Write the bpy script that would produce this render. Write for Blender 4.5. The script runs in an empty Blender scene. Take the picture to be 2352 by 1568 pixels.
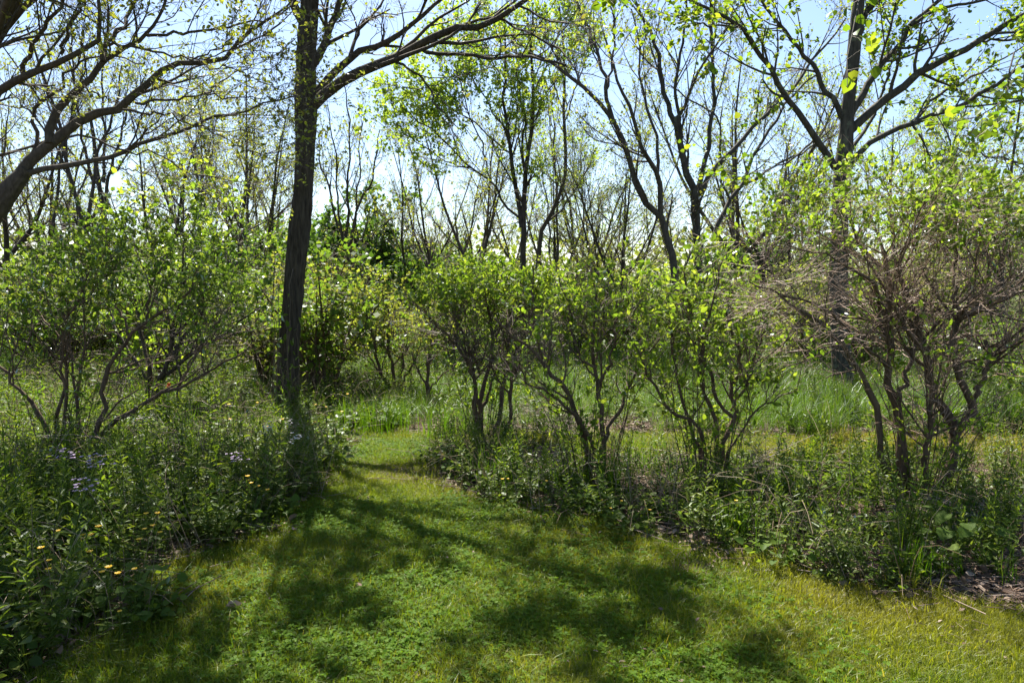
import bpy, math, random
import numpy as np
from mathutils import Matrix, Vector

rng = np.random.default_rng(11)
random.seed(5)
S = bpy.context.scene
COL = S.collection
R = math.radians

# ------------------------------------------------------------------ camera
W, H, F, YH = 2352.0, 1568.0, 1568.0, 655.0      # photo grid, focal length and horizon in grid units
CAM_H = 1.6
PITCH = math.atan((H / 2 - YH) / F)
cam_d = bpy.data.cameras.new('camera')
cam_d.lens = 24; cam_d.sensor_width = 36; cam_d.clip_start = .05; cam_d.clip_end = 2000
cam = bpy.data.objects.new('camera', cam_d); COL.objects.link(cam)
cam.location = (0, 0, CAM_H); cam.rotation_euler = (R(90) - PITCH, 0, 0)
S.camera = cam

# ------------------------------------------------------------------ light
SUN_AZ, SUN_EL = R(-13.5), R(58)                    # azimuth from +Y, clockwise
SUN_STRENGTH, SKY_STRENGTH, EXPOSURE = 5.0, 0.068, 1.76
world = bpy.data.worlds.new('World'); S.world = world; world.use_nodes = True
wn = world.node_tree.nodes; wl = world.node_tree.links
sky = wn.new('ShaderNodeTexSky'); sky.sky_type = 'NISHITA'; sky.sun_disc = False
sky.sun_elevation = SUN_EL; sky.sun_rotation = SUN_AZ
sky.air_density = 1.0; sky.dust_density = 0.9; sky.ozone_density = 2.8
wl.new(sky.outputs[0], wn['Background'].inputs[0]); wn['Background'].inputs[1].default_value = SKY_STRENGTH
sd = bpy.data.lights.new('sun', 'SUN'); sd.energy = SUN_STRENGTH; sd.angle = R(.55); sd.color = (1, .94, .82)
sun = bpy.data.objects.new('sun', sd); COL.objects.link(sun)
to_sun = Vector((math.sin(SUN_AZ) * math.cos(SUN_EL), math.cos(SUN_AZ) * math.cos(SUN_EL), math.sin(SUN_EL)))
sun.rotation_euler = to_sun.to_track_quat('Z', 'Y').to_euler(); sun.location = (-6, 20, 25)
S.view_settings.view_transform = 'Standard'; S.view_settings.look = 'None'
S.view_settings.exposure = EXPOSURE; S.view_settings.gamma = 1; S.view_settings.use_curve_mapping = False

# ------------------------------------------------------------------ photo grid -> world
def ray(u, v):
    a = (u - W / 2) / F; b = (H / 2 - v) / F
    return np.array([a, math.cos(PITCH) + b * math.sin(PITCH), -math.sin(PITCH) + b * math.cos(PITCH)])
def P(u, v, Y):
    d = ray(u, v); return np.array([0, 0, CAM_H]) + d * (Y / d[1])
def G(u, v):
    d = ray(u, v); return np.array([0, 0, CAM_H]) + d * (CAM_H / -d[2])
def in_view(p, m=1.15):
    q = p - np.array([0, 0, CAM_H]); c, s = math.cos(PITCH), math.sin(PITCH)
    z = q[:, 1] * c - q[:, 2] * s; y = q[:, 1] * s + q[:, 2] * c
    return (z > .3) & (np.abs(q[:, 0]) < m * .75 * z + .3) & (np.abs(y) < m * .5 * z + .3)

# ------------------------------------------------------------------ materials
def new_mat(name):
    m = bpy.data.materials.new(name); m.use_nodes = True
    n = m.node_tree.nodes; n.clear(); return m, n, m.node_tree.links
def ramp(n, stops):
    r = n.new('ShaderNodeValToRGB'); e = r.color_ramp.elements
    while len(e) < len(stops): e.new(.5)
    for i, (p, c) in enumerate(stops): e[i].position = p; e[i].color = (*c, 1)
    return r
def leaf_mat(name, stops, trans=.5, tboost=(1.8, 1.8, .8), gloss=.10, rough=.42, patch=None):
    m, n, l = new_mat(name)
    geo = n.new('ShaderNodeNewGeometry'); oi = n.new('ShaderNodeObjectInfo')
    add = n.new('ShaderNodeMath'); add.operation = 'ADD'
    l.new(geo.outputs['Random Per Island'], add.inputs[0]); l.new(oi.outputs['Random'], add.inputs[1])
    fr = n.new('ShaderNodeMath'); fr.operation = 'FRACT'; l.new(add.outputs[0], fr.inputs[0])
    cr = ramp(n, stops); l.new(fr.outputs[0], cr.inputs[0]); col = cr.outputs[0]
    if patch:                                     # broad drifts of another tint over the ground
        nz = n.new('ShaderNodeTexNoise'); nz.inputs['Scale'].default_value = patch[1]; nz.inputs['Detail'].default_value = 3
        l.new(geo.outputs['Position'], nz.inputs['Vector'])
        mr = n.new('ShaderNodeMapRange'); mr.inputs[1].default_value = patch[2]; mr.inputs[2].default_value = patch[3]
        fac = nz.outputs[0]
        if len(patch) > 4:                         # drier towards one side of the clearing
            sx = n.new('ShaderNodeSeparateXYZ'); l.new(geo.outputs['Position'], sx.inputs[0]); ma = n.new('ShaderNodeMath'); ma.operation = 'MULTIPLY_ADD'; ma.inputs[1].default_value = patch[4]
            l.new(sx.outputs[0], ma.inputs[0]); l.new(fac, ma.inputs[2]); fac = ma.outputs[0]
        l.new(fac, mr.inputs[0])
        mx = n.new('ShaderNodeMix'); mx.data_type = 'RGBA'; mx.inputs[7].default_value = (*patch[0], 1)
        l.new(mr.outputs[0], mx.inputs[0]); l.new(col, mx.inputs[6]); col = mx.outputs[2]
    dif = n.new('ShaderNodeBsdfDiffuse'); l.new(col, dif.inputs[0])
    tb = n.new('ShaderNodeMix'); tb.data_type = 'RGBA'; tb.blend_type = 'MULTIPLY'; tb.inputs[0].default_value = 1; tb.clamp_result = False
    tb.inputs[7].default_value = (*tboost, 1); l.new(col, tb.inputs[6])
    tr = n.new('ShaderNodeBsdfTranslucent'); l.new(tb.outputs[2], tr.inputs[0])
    m1 = n.new('ShaderNodeMixShader'); m1.inputs[0].default_value = trans
    l.new(dif.outputs[0], m1.inputs[1]); l.new(tr.outputs[0], m1.inputs[2])
    gl = n.new('ShaderNodeBsdfGlossy'); gl.inputs['Roughness'].default_value = rough; gl.inputs[0].default_value = (.9, .95, 1, 1)
    lw = n.new('ShaderNodeFresnel'); lw.inputs[0].default_value = 1.42
    gm = n.new('ShaderNodeMath'); gm.operation = 'MULTIPLY'; gm.inputs[1].default_value = gloss * 2.2; l.new(lw.outputs[0], gm.inputs[0])
    m2 = n.new('ShaderNodeMixShader'); l.new(gm.outputs[0], m2.inputs[0])
    l.new(m1.outputs[0], m2.inputs[1]); l.new(gl.outputs[0], m2.inputs[2])
    o = n.new('ShaderNodeOutputMaterial'); l.new(m2.outputs[0], o.inputs[0]); return m
def bark_mat(name, c0, c1, scale=30, stretch=.12, bump=.6, rough=.85, spec=.25, lichen=None):
    m, n, l = new_mat(name)
    tc = n.new('ShaderNodeTexCoord'); mp = n.new('ShaderNodeMapping'); mp.inputs['Scale'].default_value = (1, 1, stretch)
    l.new(tc.outputs['Object'], mp.inputs[0])
    nz = n.new('ShaderNodeTexNoise'); nz.inputs['Scale'].default_value = scale; nz.inputs['Detail'].default_value = 6; nz.inputs['Roughness'].default_value = .65
    l.new(mp.outputs[0], nz.inputs['Vector'])
    cr = ramp(n, [(.3, c0), (.7, c1)]); l.new(nz.outputs[0], cr.inputs[0]); col = cr.outputs[0]
    if lichen:
        n2 = n.new('ShaderNodeTexNoise'); n2.inputs['Scale'].default_value = 9; n2.inputs['Detail'].default_value = 5
        l.new(tc.outputs['Object'], n2.inputs['Vector'])
        mr = n.new('ShaderNodeMapRange'); mr.inputs[1].default_value = .58; mr.inputs[2].default_value = .68; l.new(n2.outputs[0], mr.inputs[0])
        mx = n.new('ShaderNodeMix'); mx.data_type = 'RGBA'; mx.inputs[7].default_value = (*lichen, 1)
        l.new(mr.outputs[0], mx.inputs[0]); l.new(col, mx.inputs[6]); col = mx.outputs[2]
    b = n.new('ShaderNodeBsdfPrincipled'); l.new(col, b.inputs['Base Color']); b.inputs['Roughness'].default_value = rough
    b.inputs['Specular IOR Level'].default_value = spec
    bp = n.new('ShaderNodeBump'); bp.inputs['Strength'].default_value = bump; bp.inputs['Distance'].default_value = .012
    l.new(nz.outputs[0], bp.inputs['Height']); l.new(bp.outputs[0], b.inputs['Normal'])
    o = n.new('ShaderNodeOutputMaterial'); l.new(b.outputs[0], o.inputs[0]); return m
def plain_mat(name, c, rough=.6, trans=0):
    m, n, l = new_mat(name); b = n.new('ShaderNodeBsdfPrincipled'); b.inputs['Base Color'].default_value = (*c, 1); b.inputs['Roughness'].default_value = rough
    nz = n.new('ShaderNodeTexNoise'); nz.inputs['Scale'].default_value = 60
    mx = n.new('ShaderNodeMix'); mx.data_type = 'RGBA'; mx.blend_type = 'MULTIPLY'; mx.inputs[0].default_value = .25; mx.inputs[6].default_value = (*c, 1)
    l.new(nz.outputs[0], mx.inputs[7]); l.new(mx.outputs[2], b.inputs['Base Color'])
    out = b.outputs[0]
    if trans:
        t = n.new('ShaderNodeBsdfTranslucent'); t.inputs[0].default_value = (*c, 1); ms = n.new('ShaderNodeMixShader'); ms.inputs[0].default_value = trans
        l.new(b.outputs[0], ms.inputs[1]); l.new(t.outputs[0], ms.inputs[2]); out = ms.outputs[0]
    o = n.new('ShaderNodeOutputMaterial'); l.new(out, o.inputs[0]); return m

M = {}
M['bark_dark'] = bark_mat('dark furrowed bark', (.018, .014, .011), (.095, .076, .058), 34, .14, 1.0)
M['bark_grey'] = bark_mat('grey bark with lichen', (.024, .022, .018), (.09, .08, .064), 26, .2, .8, lichen=(.11, .115, .08))
M['bark_limb'] = bark_mat('smooth grey brown limb bark', (.036, .029, .023), (.105, .086, .068), 30, .4, .5)
M['bark_shrub'] = bark_mat('brown shrub bark', (.048, .031, .020), (.145, .10, .066), 40, .15, .8)
M['twig'] = bark_mat('brown twig bark', (.075, .052, .038), (.17, .125, .095), 20, 1, .2, .6, .4)
M['twig_pink'] = bark_mat('reddish dry twig bark', (.14, .088, .062), (.31, .21, .155), 22, 1, .2, .55, .4)
M['twig_pale'] = bark_mat('pale dry twig', (.17, .135, .11), (.36, .30, .25), 25, 1, .2, .6, .4)
M['twig_dark'] = bark_mat('dark twig bark', (.040, .033, .027), (.10, .08, .062), 20, 1, .2, .7, .3)
M['leaf_maple'] = leaf_mat('maple leaf', [(0, (.06, .11, .010)), (.6, (.11, .16, .014)), (1, (.18, .20, .022))], .58, (1.9, 2.0, 1.0), .06)
M['leaf_shrub'] = leaf_mat('shrub leaf', [(0, (.07, .12, .014)), (.6, (.125, .175, .018)), (1, (.19, .215, .03))], .56, (1.95, 2.1, 1.1), .08, .42)
M['leaf_mid'] = leaf_mat('mid green shrub leaf', [(0, (.055, .10, .014)), (.7, (.10, .145, .018)), (1, (.16, .185, .03))], .54, (1.95, 2.1, 1.1), .11, .40)
M['leaf_spring'] = leaf_mat('yellow green spring leaf', [(0, (.11, .17, .02)), (.6, (.17, .23, .028)), (1, (.25, .28, .045))], .6, (2.1, 2.2, 1.1), .06)
M['leaf_bronze'] = leaf_mat('young bronze yellow leaf', [(0, (.12, .11, .03)), (.35, (.13, .145, .03)), (1, (.18, .215, .04))], .55, (2.0, 2.0, 1.0), .06)
M['leaf_dark'] = leaf_mat('dense dark green leaf', [(0, (.045, .085, .016)), (1, (.09, .145, .026))], .45, (1.7, 1.9, .8), .08)
M['leaf_far'] = leaf_mat('pale far thicket leaf', [(0, (.09, .13, .025)), (.5, (.14, .175, .035)), (1, (.21, .22, .05))], .52, (1.9, 1.9, 1.0), .05)
M['weed'] = leaf_mat('weed leaf', [(0, (.045, .078, .012)), (.6, (.085, .125, .018)), (1, (.15, .175, .03))], .48, (2.0, 2.1, .8), .12, .36)
M['weed_light'] = leaf_mat('light weed leaf', [(0, (.06, .11, .02)), (1, (.12, .17, .03))], .5, (2.0, 1.9, .45), .05, .45)
M['lawn'] = leaf_mat('lawn grass', [(0, (.074, .124, .010)), (.55, (.118, .163, .014)), (.92, (.165, .188, .024)), (1, (.28, .23, .09))],   .5, (1.7, 1.75, .4), .015, .5, ((.205, .19, .030), .7, .45, .72, .035))
M['clover'] = leaf_mat('clover leaf', [(0, (.055, .12, .010)), (1, (.105, .175, .017))], .5, (1.9, 1.8, .4), .03, .45)
M['meadow'] = leaf_mat('tall meadow grass', [(0, (.045, .095, .010)), (.7, (.075, .135, .012)), (1, (.12, .165, .022))], .48, (1.7, 1.9, .4), .02, .5)
M['straw'] = leaf_mat('dry straw', [(0, (.19, .135, .085)), (1, (.36, .285, .20))], .2, (1, 1, 1), .05)
M['litter'] = leaf_mat('dead leaf litter', [(0, (.10, .065, .045)), (.6, (.20, .14, .105)), (1, (.33, .26, .21))], .15, (1, 1, 1), .06)
M['yellow'] = plain_mat('buttercup yellow', (.82, .52, .008), .5, .3)
M['lilac'] = plain_mat('lilac petals', (.50, .38, .58), .5, .35)
M['white_petal'] = plain_mat('white petals', (.78, .74, .74), .5, .35)
M['tape_red'] = plain_mat('orange red tape', (.75, .10, .03), .4, .3)
M['tape_pink'] = plain_mat('pink tape', (.82, .16, .20), .4, .3)

# ------------------------------------------------------------------ mesh collectors
def nrm(a): return a / np.maximum(np.linalg.norm(a, axis=-1, keepdims=True), 1e-9)
class MB:
    def __init__(s): s.v = []; s.q = []; s.t = []; s.n = 0
    def add(s, v, q=None, t=None):
        v = np.asarray(v, float).reshape(-1, 3)
        if q is not None and len(q): s.q.append(np.asarray(q).reshape(-1, 4) + s.n)
        if t is not None and len(t): s.t.append(np.asarray(t).reshape(-1, 3) + s.n)
        s.v.append(v); s.n += len(v); return s
    def mesh(s, name, mat, smooth=True):
        me = bpy.data.meshes.new(name)
        v = np.concatenate(s.v) if s.v else np.zeros((0, 3))
        q = np.concatenate(s.q) if s.q else np.zeros((0, 4), int)
        t = np.concatenate(s.t) if s.t else np.zeros((0, 3), int)
        me.vertices.add(len(v)); me.vertices.foreach_set('co', v.astype(np.float32).ravel())
        li = np.concatenate([q.ravel(), t.ravel()]).astype(np.int32)
        me.loops.add(len(li)); me.loops.foreach_set('vertex_index', li)
        st = np.concatenate([np.arange(len(q)) * 4, len(q) * 4 + np.arange(len(t)) * 3]).astype(np.int32)
        me.polygons.add(len(st)); me.polygons.foreach_set('loop_start', st)
        if smooth: me.polygons.foreach_set('use_smooth', np.ones(len(st), bool))
        me.update(calc_edges=True)
        if mat: me.materials.append(M[mat])
        return me
    def obj(s, name, mat, parent=None, smooth=True, kind=None):
        if not s.n: return None
        o = bpy.data.objects.new(name, s.mesh(name, mat, smooth)); COL.objects.link(o)
        if parent is not None: o.parent = parent
        if kind: o['kind'] = kind
        return o
def tubes(mb, Pn, Rn, sides, cap=False):
    """Pn (B,N,3), Rn (B,N): a batch of tapering tubes"""
    B, N, _ = Pn.shape
    if B == 0: return
    t = np.empty_like(Pn); t[:, 1:-1] = Pn[:, 2:] - Pn[:, :-2]; t[:, 0] = Pn[:, 1] - Pn[:, 0]; t[:, -1] = Pn[:, -1] - Pn[:, -2]; t = nrm(t)
    av = nrm(Pn[:, -1] - Pn[:, 0]); ref = np.where(np.abs(av[:, 2:3]) < .8, np.array([[0, 0, 1.]]), np.array([[1., 0, 0]]))
    u = nrm(ref[:, None] - (ref[:, None] * t).sum(-1, keepdims=True) * t); w = np.cross(t, u)
    a = np.arange(sides) * 2 * math.pi / sides
    v = Pn[:, :, None] + Rn[:, :, None, None] * (np.cos(a)[None, None, :, None] * u[:, :, None] + np.sin(a)[None, None, :, None] * w[:, :, None])
    b, i, k = np.meshgrid(np.arange(B), np.arange(N - 1), np.arange(sides), indexing='ij')
    base = b * N * sides; k2 = (k + 1) % sides
    q = np.stack([base + i * sides + k, base + i * sides + k2, base + (i + 1) * sides + k2, base + (i + 1) * sides + k], -1)
    mb.add(v, q)
# leaf templates: along +Y, length 1, normal +Z
LEAF = {
 'lance': (np.array([[0, 0, 0], [.13, .3, .03], [.10, .68, .0], [0, 1, -.12], [-.10, .68, .0], [-.13, .3, .03]]), [[0, 1, 2, 3], [0, 3, 4, 5]]),
 'oval': (np.array([[0, 0, 0], [.25, .28, .05], [.22, .68, .03], [0, 1, -.08], [-.22, .68, .03], [-.25, .28, .05]]), [[0, 1, 2, 3], [0, 3, 4, 5]]),
 'broad': (np.array([[0, 0, 0], [.42, .22, .07], [.36, .62, .05], [0, 1, -.12], [-.36, .62, .05], [-.42, .22, .07]]), [[0, 1, 2, 3], [0, 3, 4, 5]]),
 'heart': (np.array([[0, .06, 0], [.30, -.04, .05], [.50, .25, .08], [.36, .65, .05], [0, 1, -.08], [-.36, .65, .05], [-.50, .25, .08], [-.30, -.04, .05]]), [[0, 1, 2, 3], [0, 3, 4, 4], [0, 4, 4, 5], [0, 5, 6, 7]]),
 'dot': (np.array([[0, 0, 0], [.27, .5, .05], [0, 1, -.05], [-.27, .5, .05]]), [[0, 1, 2, 3]]),
 'fat': (np.array([[0, 0, 0], [.42, .45, .05], [0, 1, -.08], [-.42, .45, .05]]), [[0, 1, 2, 3]]),
}
LEAF['heart'] = (LEAF['heart'][0], None)
def leaf_frames(p, d, n, s):
    d = nrm(d); x = nrm(np.cross(d, n)); n2 = np.cross(x, d); return p, x, d, n2, s
def add_leaves(mb, fr, kind):
    p, x, d, n, s = fr; tv, tq = LEAF[kind]
    if len(p) == 0: return
    v = p[:, None] + s[:, None, None] * (tv[None, :, :1] * x[:, None] + tv[None, :, 1:2] * d[:, None] + tv[None, :, 2:] * n[:, None])
    off = np.arange(len(p)) * len(tv)
    if tq is None:
        tt = np.array([[0, 1, 2], [0, 2, 3], [0, 3, 4], [0, 4, 5], [0, 5, 6], [0, 6, 7]])
        mb.add(v, None, (tt[None] + off[:, None, None]))
    else: mb.add(v, (np.array(tq)[None] + off[:, None, None]))
def blades(mb, p, az, h, lean, w, seg=3):
    """curved grass blades"""
    n = len(p); ts = np.linspace(0, 1, seg + 1)
    dirv = np.stack([np.cos(az), np.sin(az), np.zeros(n)], -1); side = np.stack([-np.sin(az), np.cos(az), np.zeros(n)], -1)
    c = p[:, None] + dirv[:, None] * (lean * h)[:, None, None] * (ts ** 2)[None, :, None]
    c[:, :, 2] += h[:, None] * (ts - .25 * np.minimum(lean, 1.6)[:, None] * ts ** 2 * ts)
    ww = w[:, None] * (1 - ts ** 1.6 * .92)[None]
    v = np.stack([c - side[:, None] * ww[:, :, None] * .5, c + side[:, None] * ww[:, :, None] * .5], 2)
    i = np.arange(seg); q = np.stack([2 * i, 2 * i + 1, 2 * i + 3, 2 * i + 2], -1)
    mb.add(v, q[None] + (np.arange(n) * 2 * (seg + 1))[:, None, None])

# ------------------------------------------------------------------ growth
def resample(pts, n):
    pts = np.asarray(pts, float); m = len(pts)
    if m == 2: t = np.linspace(0, 1, n)[:, None]; return pts[0] * (1 - t) + pts[1] * t
    ext = np.vstack([2 * pts[0] - pts[1], pts, 2 * pts[-1] - pts[-2]])
    dl = np.linalg.norm(np.diff(pts[:, :3], axis=0), axis=1); cum = np.r_[0, np.cumsum(dl)] / max(dl.sum(), 1e-9)
    out = []
    for s in np.linspace(0, 1, n):
        i = min(max(np.searchsorted(cum, s) - 1, 0), m - 2); t = (s - cum[i]) / max(cum[i + 1] - cum[i], 1e-9)
        a, b, c, d = ext[i], ext[i + 1], ext[i + 2], ext[i + 3]
        out.append(.5 * (2 * b + (c - a) * t + (2 * a - 5 * b + 4 * c - d) * t * t + (3 * b - a - 3 * c + d) * t ** 3))
    return np.array(out)
def grow(Pn, Rn, count, t=(.2, 1), ang=(35, 12), length=(1, .25), n=5, up=.1, wig=.1, rr=.6, tip=.35, rmin=.0015, taper=.5, aim=None):
    """children of a batch of branches; length is absolute metres (mean, relative sd)"""
    B, N, _ = Pn.shape
    cnt = np.full(B, count) if np.isscalar(count) else np.asarray(count)
    idx = np.repeat(np.arange(B), cnt); k = len(idx)
    if k == 0: return np.zeros((0, n, 3)), np.zeros((0, n))
    tt = rng.uniform(t[0], t[1], k); f = tt * (N - 1) * .9999; i = f.astype(int); fr = (f - i)[:, None]
    p0 = Pn[idx, i] * (1 - fr) + Pn[idx, i + 1] * fr; tan = nrm(Pn[idx, i + 1] - Pn[idx, i])
    r0 = (Rn[idx, i] * (1 - fr[:, 0]) + Rn[idx, i + 1] * fr[:, 0])
    rv = rng.normal(size=(k, 3)); perp = nrm(rv - (rv * tan).sum(-1, keepdims=True) * tan)
    a = np.radians(rng.normal(ang[0], ang[1], k))[:, None]
    d = nrm(np.cos(a) * tan + np.sin(a) * perp)
    if aim is not None: d = nrm(d + aim)
    L = length[0] * np.maximum(.25, rng.normal(1, length[1], k)) * (1 - taper * tt)
    r = np.maximum(np.minimum(r0 * rr, r0 * .95), rmin)
    pts = np.empty((k, n, 3)); pts[:, 0] = p0; step = (L / (n - 1))[:, None]
    for j in range(1, n):
        d = nrm(d + np.array([0, 0, up]) + wig * rng.normal(size=(k, 3))); pts[:, j] = pts[:, j - 1] + d * step
    rad = r[:, None] * (1 - (1 - tip) * np.linspace(0, 1, n))[None]
    return pts, np.maximum(rad, rmin * .6)
def leaf_set(Pn, count, size=(.05, .25), t=(.3, 1), up=.7, out=.6, jit=.02, sd=.6):
    """leaves along a batch of twigs -> frames"""
    B, N, _ = Pn.shape; k = B * count if np.isscalar(count) else int(np.sum(count))
    idx = np.repeat(np.arange(B), count)
    tt = rng.uniform(t[0], t[1], k); f = tt * (N - 1) * .9999; i = f.astype(int); fr = (f - i)[:, None]
    p = Pn[idx, i] * (1 - fr) + Pn[idx, i + 1] * fr + rng.normal(size=(k, 3)) * jit
    tan = nrm(Pn[idx, i + 1] - Pn[idx, i]); d = nrm(tan * .8 + rng.normal(size=(k, 3)) * out)
    nv = nrm(np.array([0, 0, up]) + rng.normal(size=(k, 3)) * sd)
    s = size[0] * np.maximum(.35, rng.normal(1, size[1], k))
    return leaf_frames(p, d, nv, s)
def sub(fr, m): return tuple(a[m] for a in fr)
def cat(frs): return tuple(np.concatenate([f[i] for f in frs]) for i in range(5))

# ------------------------------------------------------------------ naming
def tag(o, label=None, category=None, group=None, kind=None):
    if label: o['label'] = label
    if category: o['category'] = category
    if group: o['group'] = group
    if kind: o['kind'] = kind
    return o
def thing(name, label, category, loc, group=None):
    o = bpy.data.objects.new(name, None); COL.objects.link(o); o.location = loc; o.empty_display_size = .1
    return tag(o, label, category, group)
def copy_thing(root, loc, rz=0, sc=1, label=None, group=None):
    r = root.copy(); COL.objects.link(r); r.location = loc; r.rotation_euler = (0, 0, rz); r.scale = (sc, sc, sc)
    if label: r['label'] = label
    if group: r['group'] = group
    for ch in root.children:
        c = ch.copy(); COL.objects.link(c); c.parent = r
        for g in ch.children: d = g.copy(); COL.objects.link(d); d.parent = c
    return r
def leaf_parts(fr, kind, mat, root, name='leaf', limit=300):
    """the leaves that show largest become parts of their own; returns mask of the rest"""
    p, x, d, n, s = fr; wp = p + np.array(root.location)
    dist = np.linalg.norm(wp - np.array([0, 0, CAM_H]), axis=1); vis = in_view(wp, 1.0)
    face = np.abs((n * nrm(wp - np.array([0, 0, CAM_H]))).sum(-1)) + .3
    score = np.where(vis, s / dist * face, 0); order = np.argsort(-score)[:limit]; order = order[score[order] > 0]
    mb = MB(); e = np.eye(3)
    add_leaves(mb, (np.zeros((1, 3)), e[:1], e[1:2], e[2:], np.ones(1)), kind); me = mb.mesh(name, mat, False)
    for i in order:
        o = bpy.data.objects.new(name, me); COL.objects.link(o); o.parent = root
        m = np.eye(4); m[:3, 0] = x[i] * s[i]; m[:3, 1] = d[i] * s[i]; m[:3, 2] = n[i] * s[i]; m[:3, 3] = p[i]
        o.matrix_basis = Matrix(m.tolist())
    rest = np.ones(len(p), bool); rest[order] = False; return rest

# numpy value noise
def vnoise(p, seed=0):
    p = np.asarray(p, float); i = np.floor(p).astype(np.int64); f = p - i; f = f * f * (3 - 2 * f); out = 0
    for dx in (0, 1):
        for dy in (0, 1):
            for dz in (0, 1):
                h = (i[..., 0] + dx) * 374761393 + (i[..., 1] + dy) * 668265263 + (i[..., 2] + dz) * 2147483647 + seed * 974711
                h = (h ^ (h >> 13)) * 1274126177 & 0xffffffff; h = (h ^ (h >> 16)) & 0xffff
                w = (f[..., 0] if dx else 1 - f[..., 0]) * (f[..., 1] if dy else 1 - f[..., 1]) * (f[..., 2] if dz else 1 - f[..., 2])
                out = out + w * h / 65535.
    return out
def n2(x, y, sc, seed=0): return vnoise(np.stack([x * sc, y * sc, np.zeros_like(x)], -1), seed)

# ------------------------------------------------------------------ ground
LAWN = [(-3.6, -9), (-2.6, 0), (-2.05, 2.3)] + [tuple(G(u, v)[:2]) for u, v in
    [(150, 1530), (240, 1450), (330, 1385), (430, 1300), (545, 1250), (620, 1185), (740, 1105), (775, 1060), (768, 1010), (775, 982)]] + \
    [(-1.6, 7.45), (-.9, 7.3), (.5, 7.3), (1.6, 7.2), (3.2, 7.1), (9, 7.0), (9, 5.6), (4.6, 5.9), (3.2, 6.0), (1.5, 6.3), (.3, 6.7), (-.45, 6.95), (-.72, 7.0)] + \
    [tuple(G(u, v)[:2]) for u, v in [(1000, 1030), (985, 1095), (1050, 1135), (1150, 1160), (1350, 1195), (1500, 1250), (1700, 1265), (1850, 1320), (2000, 1335), (2150, 1370), (2352, 1410)]] + \
    [(4.2, 3.0), (9, 2.4), (9, -9)]
LAWN = np.array(LAWN)
def in_lawn(x, y, noise=.10):
    x = x + noise * (n2(x, y, 3.1, 3) - .5) * 2; y = y + noise * (n2(x, y, 3.1, 4) - .5) * 2
    c = np.zeros(x.shape, bool); j = len(LAWN) - 1
    for i in range(len(LAWN)):
        xi, yi = LAWN[i]; xj, yj = LAWN[j]
        if yi != yj: c ^= ((yi > y) != (yj > y)) & (x < (xj - xi) * (y - yi) / (yj - yi) + xi)
        j = i
    return c
def gz(x, y): return .05 * (n2(x, y, .45, 1) - .5) + .02 * (n2(x, y, 1.7, 2) - .5)
xs = np.unique(np.round(np.concatenate([np.arange(-8, 8.01, .08), np.linspace(8, 40, 24), -np.linspace(8, 40, 24), np.geomspace(40, 900, 14), -np.geomspace(40, 900, 14)]), 4))
ys = np.unique(np.round(np.concatenate([np.arange(1, 12.01, .08), np.linspace(-20, 1, 12), np.linspace(12, 60, 34), np.geomspace(60, 1500, 14)]), 4))
gx, gy = np.meshgrid(xs, ys, indexing='ij')
nx, ny = gx.shape
mb = MB(); i, j = np.meshgrid(np.arange(nx - 1), np.arange(ny - 1), indexing='ij'); b = i * ny + j
mb.add(np.stack([gx, gy, gz(gx, gy)], -1), np.stack([b, b + ny, b + ny + 1, b + 1], -1))
def ground_mat():
    m, n, l = new_mat('earth and thatch')
    at = n.new('ShaderNodeAttribute'); at.attribute_name = 'mown'
    geo = n.new('ShaderNodeNewGeometry')
    nz = n.new('ShaderNodeTexNoise'); nz.inputs['Scale'].default_value = 30; nz.inputs['Detail'].default_value = 8; nz.inputs['Roughness'].default_value = .7
    l.new(geo.outputs['Position'], nz.inputs['Vector'])
    r1 = ramp(n, [(.3, (.035, .028, .018)), (.55, (.09, .068, .045)), (.75, (.19, .145, .105))])
    r2 = ramp(n, [(.3, (.028, .042, .010)), (.55, (.055, .085, .018)), (.75, (.12, .12, .04))])
    l.new(nz.outputs[0], r1.inputs[0]); l.new(nz.outputs[0], r2.inputs[0])
    mx = n.new('ShaderNodeMix'); mx.data_type = 'RGBA'; l.new(at.outputs['Fac'], mx.inputs[0]); l.new(r1.outputs[0], mx.inputs[6]); l.new(r2.outputs[0], mx.inputs[7])
    b = n.new('ShaderNodeBsdfPrincipled'); b.inputs['Roughness'].default_value = .95; b.inputs['Specular IOR Level'].default_value = .1
    l.new(mx.outputs[2], b.inputs['Base Color'])
    bp = n.new('ShaderNodeBump'); bp.inputs['Strength'].default_value = .8; bp.inputs['Distance'].default_value = .02; l.new(nz.outputs[0], bp.inputs['Height']); l.new(bp.outputs[0], b.inputs['Normal'])
    o = n.new('ShaderNodeOutputMaterial'); l.new(b.outputs[0], o.inputs[0]); return m
M['ground'] = ground_mat()
ground = mb.obj('ground', 'ground', None, True, 'structure')
a = ground.data.attributes.new('mown', 'FLOAT', 'POINT')
far = np.where(gy > 9, .75, 0); a.data.foreach_set('value', np.maximum(in_lawn(gx, gy).astype(float), far).astype(np.float32).ravel())

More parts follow.
